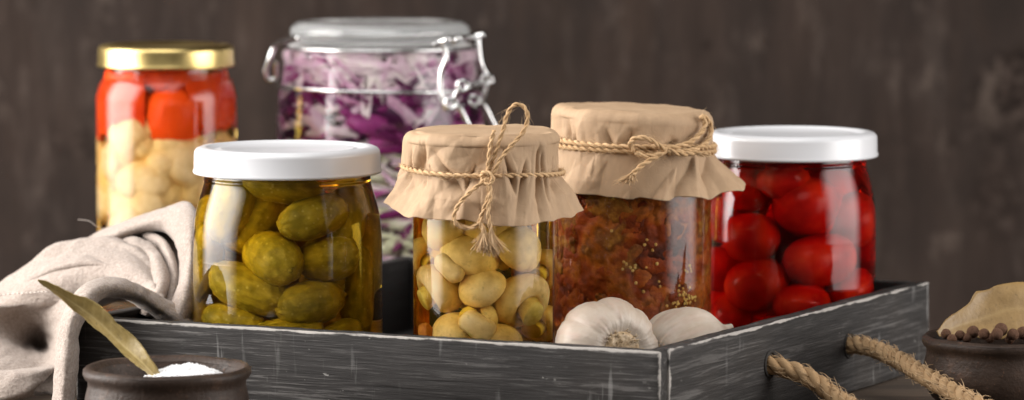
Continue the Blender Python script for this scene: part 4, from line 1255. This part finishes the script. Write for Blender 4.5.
# allspice berries
BM = m_berry(); rng = random.Random(12)
br = 81 * mpp(rc.y, BH) - .0075
spots = []
front = [(946, 333, 7.5), (960, 334.5, 7.5), (973, 331, 9), (984, 333, 8), (997, 333, 8.5), (1001, 328.5, 9.5), (1013, 333.5, 8.5), (1023, 332, 9.5), (1036, 333, 9), (990, 337, 7), (967, 337, 7), (1010, 338, 7), (952, 338, 7)]
for i, (px, py, r_) in enumerate(front):
    rr = r_ * .5 * mpp(rc.y) * 1.4
    Y = rc.y - .014 + rng.uniform(-.006, .006)
    q = at_y(px, py + 1, Y)
    spots.append((q, rr))
for i in range(26):
    a = rng.uniform(0, 2 * pi); r = br * sqrt(rng.random())
    spots.append((V((rc.x + r * cos(a), rc.y + r * sin(a), BH - .0095)), rng.uniform(.0023, .0029)))
nm = ['dark brown allspice berry in the right clay bowl']
bp = None
for i, (q, rr) in enumerate(spots):
    if bp is None:
        mb = MB()
        mb.sphere(V((0, 0, 0)), 1.0, 22, 16, None, lambda p: p * (1 + .06 * noise.noise(p * 3) + .03 * noise.noise(p * 9)) * (1 - .12 * math.exp(-((1 - p.z) / .03))))
        bp = mb.build('allspice_berry', BM); o = bp
    else:
        o = bp.copy(); COL.objects.link(o)
    o.location = q; o.scale = (rr, rr, rr); o.rotation_euler = (rng.uniform(-1.5, 1.5), rng.uniform(-1.5, 1.5), rng.uniform(0, 6))
    tag(o, nm[0], 'berry', 'allspice berries in the right bowl')
mb = MB()
mb.lathe([(.0001, BH - .0105), (br * .8, BH - .0105), (br + .0015, BH - .0125), (.0001, BH - .016)], 60)
# ------------------------------------------------------------------ linen cloth
mb = MB()
def patch(rows, seed, n=9, wr=.0013):
    """a smooth sheet through rows of (px, py, distance) points, wrinkled along its normal"""
    R3 = [spline([at_y(*p) for p in r], n) for r in rows]
    cols = [spline([r[k] for r in R3], n) for k in range(len(R3[0]))]
    g_ = [[cols[k][i] for k in range(len(cols))] for i in range(len(cols[0]))]
    out = []
    for i, r in enumerate(g_):
        o_ = []
        for k, p in enumerate(r):
            du = r[min(k + 1, len(r) - 1)] - r[max(k - 1, 0)]; dv = g_[min(i + 1, len(g_) - 1)][k] - g_[max(i - 1, 0)][k]
            nn = du.cross(dv); nn = nn.normalized() if nn.length > 1e-12 else V((0, -1, 0))
            w1 = noise.noise(p * 55 + V((seed, 0, 0))); w2 = abs(noise.noise(V((p.x * 50 + p.z * 60, p.y * 60, p.z * 140 - p.x * 60 + seed)))); w3 = noise.noise(p * 260); w4 = abs(noise.noise(V((p.x * 20 + p.z * 90, seed * 2.0, p.z * 40 - p.x * 95))))
            al, pe = .9 * p.x + .43 * p.z, -.43 * p.x + .9 * p.z
            w5 = abs(noise.noise(V((al * 16, pe * 95 + 1.5 * noise.noise(p * 30), seed + p.y * 20)))); w6 = abs(noise.noise(V((al * 40, pe * 190, seed + 9))))
            q = p + nn * (wr * .8 * w1 + wr * 1.7 * (w5 - .25) + wr * .6 * (w6 - .25) + .00022 * w3)
            q.z = max(q.z, .0012)
            o_.append(q)
        out.append(o_)
    mb.grid(out)
def band(cols, seed, back=.028, bulge=.010, n=9, wr=.0009, tuck=(0, 0)):
    """a fold: its outer edge, rounded face and inner edge, both edges turned back"""
    r = [[], [], [], [], [], [], []]
    for (ox, oy), (ix, iy), Y in cols:
        vx, vy = ix - ox, iy - oy
        r[0].append((ox + vx * .10, oy + vy * .10 + 2, Y + back)); r[1].append((ox + vx * .0, oy + vy * .0, Y + back * .22))
        r[2].append((ox + vx * .22, oy + vy * .22, Y - bulge * .55)); r[3].append((ox + vx * .52, oy + vy * .52, Y - bulge))
        r[4].append((ox + vx * .84, oy + vy * .84, Y - bulge * .55)); r[5].append((ix, iy, Y + back * .18)); r[6].append((ix - vx * .12 + tuck[0], iy - vy * .12 + tuck[1], Y + back))
    patch(r, seed, n, wr)
cx_ = [-30, 0, 27, 55, 82, 105, 128, 150, 163]
Y0 = [1.868, 1.865, 1.86, 1.856, 1.852, 1.846, 1.836, 1.82, 1.80]
def rw(pys, dY): return [(x, y, Y + dY) for x, y, Y in zip(cx_, pys, Y0)]
# broad face with its stitched hem
patch([rw([335, 318, 296, 276, 266, 262, 264, 280, 300], .05), rw([303, 286, 265, 248, 240, 238, 243, 262, 286], 0), rw([306, 291, 272, 257, 250, 248, 254, 271, 293], -.016), rw([308, 298, 284, 271, 264, 261, 266, 280, 298], -.029),
       rw([310, 304, 296, 286, 279, 274, 279, 289, 303], -.036), rw([311, 308, 306, 302, 294, 286, 289, 297, 309], -.036), rw([313, 310, 308, 305, 299, 292, 296, 303, 312], -.026)], 1)
# back fold along the skyline and down beside the jar
band([((60, 252), (72, 268), 1.885), ((84, 241), (92, 256), 1.875), ((104, 231), (112, 246), 1.868), ((133, 219), (138, 234), 1.858), ((163, 209), (160, 230), 1.843), ((187, 203), (171, 236), 1.822), ((199, 220), (179, 252), 1.803), ((199, 254), (180, 273), 1.79),
      ((197, 285), (175, 297), 1.777), ((193, 310), (165, 315), 1.768), ((190, 332), (158, 328), 1.762)], 2, bulge=.012)
# soft folds lying across the broad face
band([((22, 276), (30, 290), 1.838), ((52, 262), (58, 276), 1.832), ((84, 257), (86, 270), 1.826), ((112, 262), (110, 273), 1.818), ((136, 274), (130, 284), 1.806), ((152, 290), (144, 297), 1.79)], 9, back=.014, bulge=.0065, wr=.0006)
band([((-20, 300), (-14, 308), 1.842), ((20, 288), (24, 297), 1.836), ((54, 283), (57, 291), 1.826), ((84, 279), (84, 287), 1.82)], 12, back=.012, bulge=.0048, wr=.0006)
# inner fold that twists down behind the rim
band([((112, 246), (116, 258), 1.85), ((132, 238), (131, 255), 1.838), ((150, 243), (142, 263), 1.826), ((163, 257), (149, 274), 1.808), ((168, 277), (152, 288), 1.793), ((163, 298), (146, 302), 1.777), ((154, 318), (140, 314), 1.766)], 3, bulge=.008)
# short fold wedged in the pocket
band([((140, 232), (150, 244), 1.856), ((158, 236), (160, 252), 1.836), ((170, 250), (166, 264), 1.816), ((178, 272), (167, 282), 1.80), ((176, 300), (164, 304), 1.784)], 7, bulge=.004, wr=.0005)
# loop over the crate corner, hanging to the table
band([((200, 330), (186, 342), 1.768), ((182, 310), (168, 327), 1.762), ((160, 297), (150, 314), 1.757), ((143, 287), (136, 303), 1.75), ((124, 280), (121, 297), 1.742), ((104, 278), (107, 297), 1.735), ((85, 284), (98, 303), 1.727), ((70, 299), (89, 313), 1.721), ((61, 323), (80, 330), 1.717), ((57, 356), (77, 360), 1.715),
      ((53, 392), (74, 395), 1.715), ((51, 425), (73, 425), 1.715)], 4, back=.022, bulge=.009, tuck=(-2, 2))
# shaded inside of the drape under the hem
patch([[(-30, 306, 1.82), (0, 305, 1.82), (20, 304, 1.822), (40, 302, 1.822), (58, 300, 1.82), (80, 300, 1.80)], [(-30, 322, 1.822), (0, 320, 1.825), (20, 318, 1.83), (40, 318, 1.83), (58, 318, 1.815), (76, 318, 1.79)],
       [(-30, 342, 1.81), (0, 338, 1.82), (20, 342, 1.835), (40, 345, 1.848), (56, 343, 1.815), (74, 340, 1.785)], [(-30, 358, 1.80), (0, 356, 1.80), (20, 352, 1.815), (40, 354, 1.825), (56, 358, 1.80), (72, 360, 1.78)],
       [(-30, 374, 1.79), (0, 372, 1.785), (20, 370, 1.79), (40, 371, 1.795), (56, 378, 1.785), (72, 380, 1.775)], [(-30, 392, 1.79), (0, 390, 1.785), (20, 390, 1.785), (40, 392, 1.785), (56, 396, 1.78), (72, 398, 1.772)]], 5, wr=.0014)
# lower hem lying on the table
patch([[(-30, 372, 1.80), (0, 371, 1.80), (20, 370, 1.80), (38, 368, 1.80), (50, 367, 1.80), (60, 366, 1.80)], [(-30, 374, 1.775), (0, 374, 1.773), (19, 372, 1.773), (36, 370, 1.774), (48, 369, 1.778), (57, 368, 1.785)],
       [(-30, 386, 1.765), (-3, 385, 1.763), (14, 384, 1.763), (28, 381, 1.766), (38, 379, 1.77), (46, 378, 1.775)], [(-30, 400, 1.757), (-5, 399, 1.757), (8, 397, 1.758), (18, 394, 1.76), (27, 391, 1.763), (34, 389, 1.768)], [(-30, 403, 1.758), (-5, 402, 1.758), (8, 401, 1.76), (18, 399, 1.763), (27, 397, 1.766), (33, 395, 1.77)]], 6, wr=.0008)
# sheet behind, closing the drape
patch([[(-35, 312, 1.89), (10, 284, 1.885), (55, 256, 1.88), (100, 243, 1.878), (150, 226, 1.868), (196, 214, 1.852)], [(-35, 340, 1.885), (10, 310, 1.88), (55, 280, 1.872), (100, 262, 1.866), (150, 246, 1.858), (200, 240, 1.842)], [(-35, 380, 1.875), (10, 340, 1.87), (55, 308, 1.862), (100, 290, 1.85), (150, 276, 1.84), (203, 276, 1.83)], [(-35, 405, 1.865), (10, 372, 1.86), (55, 332, 1.85), (100, 305, 1.838), (150, 300, 1.828), (205, 308, 1.822)]], 8)
LI = m_linen()
cl = mb.build('linen_cloth', LI, weld=False)
md = cl.modifiers.new('weave_thickness', 'SOLIDIFY'); md.thickness = .0011; md.offset = 0
# loose thread and the hem stitching
rng = random.Random(3)
mb = MB()
st_pts = [at_y(px, py, Y) for px, py, Y in [(-10, 296, 1.826), (10, 293.5, 1.826), (30, 292, 1.824), (50, 291, 1.818)]]
sp = resample(spline(st_pts, 20), .0022)
for a, b in zip(sp[::1], sp[1::1]):
    mb.tube([a - V((0, .0022, 0)), (a * .6 + b * .4) - V((0, .0028, 0)), (a * .35 + b * .65) - V((0, .0022, 0))], .00025, 5)
LT = G('linen_thread').pbr((.62, .55, .5), .9)
mb.build('hem_stitching', LT, cl)
mb = MB(); mb.tube(spline([at_y(103, 228, 1.862), at_y(96, 226, 1.86), at_y(89, 221, 1.86), at_y(78, 219.5, 1.86)], 8), .00014, 4)
mb.build('loose_thread', LT, cl)
tag(cl, 'crumpled beige linen cloth draped over the left corner of the crate', 'cloth')

# ------------------------------------------------------------------ render settings
sc.view_settings.view_transform = 'Standard'; sc.view_settings.look = 'None'
sc.view_settings.exposure = -.10; sc.view_settings.gamma = 1
sc.render.engine = 'CYCLES'
cy = sc.cycles
cy.max_bounces = 18; cy.diffuse_bounces = 5; cy.glossy_bounces = 6; cy.transmission_bounces = 14; cy.transparent_max_bounces = 16; cy.volume_bounces = 0
cy.caustics_reflective = True; cy.caustics_refractive = True; cy.blur_glossy = .5
cy.sample_clamp_indirect = 6.0; cy.use_denoising = True
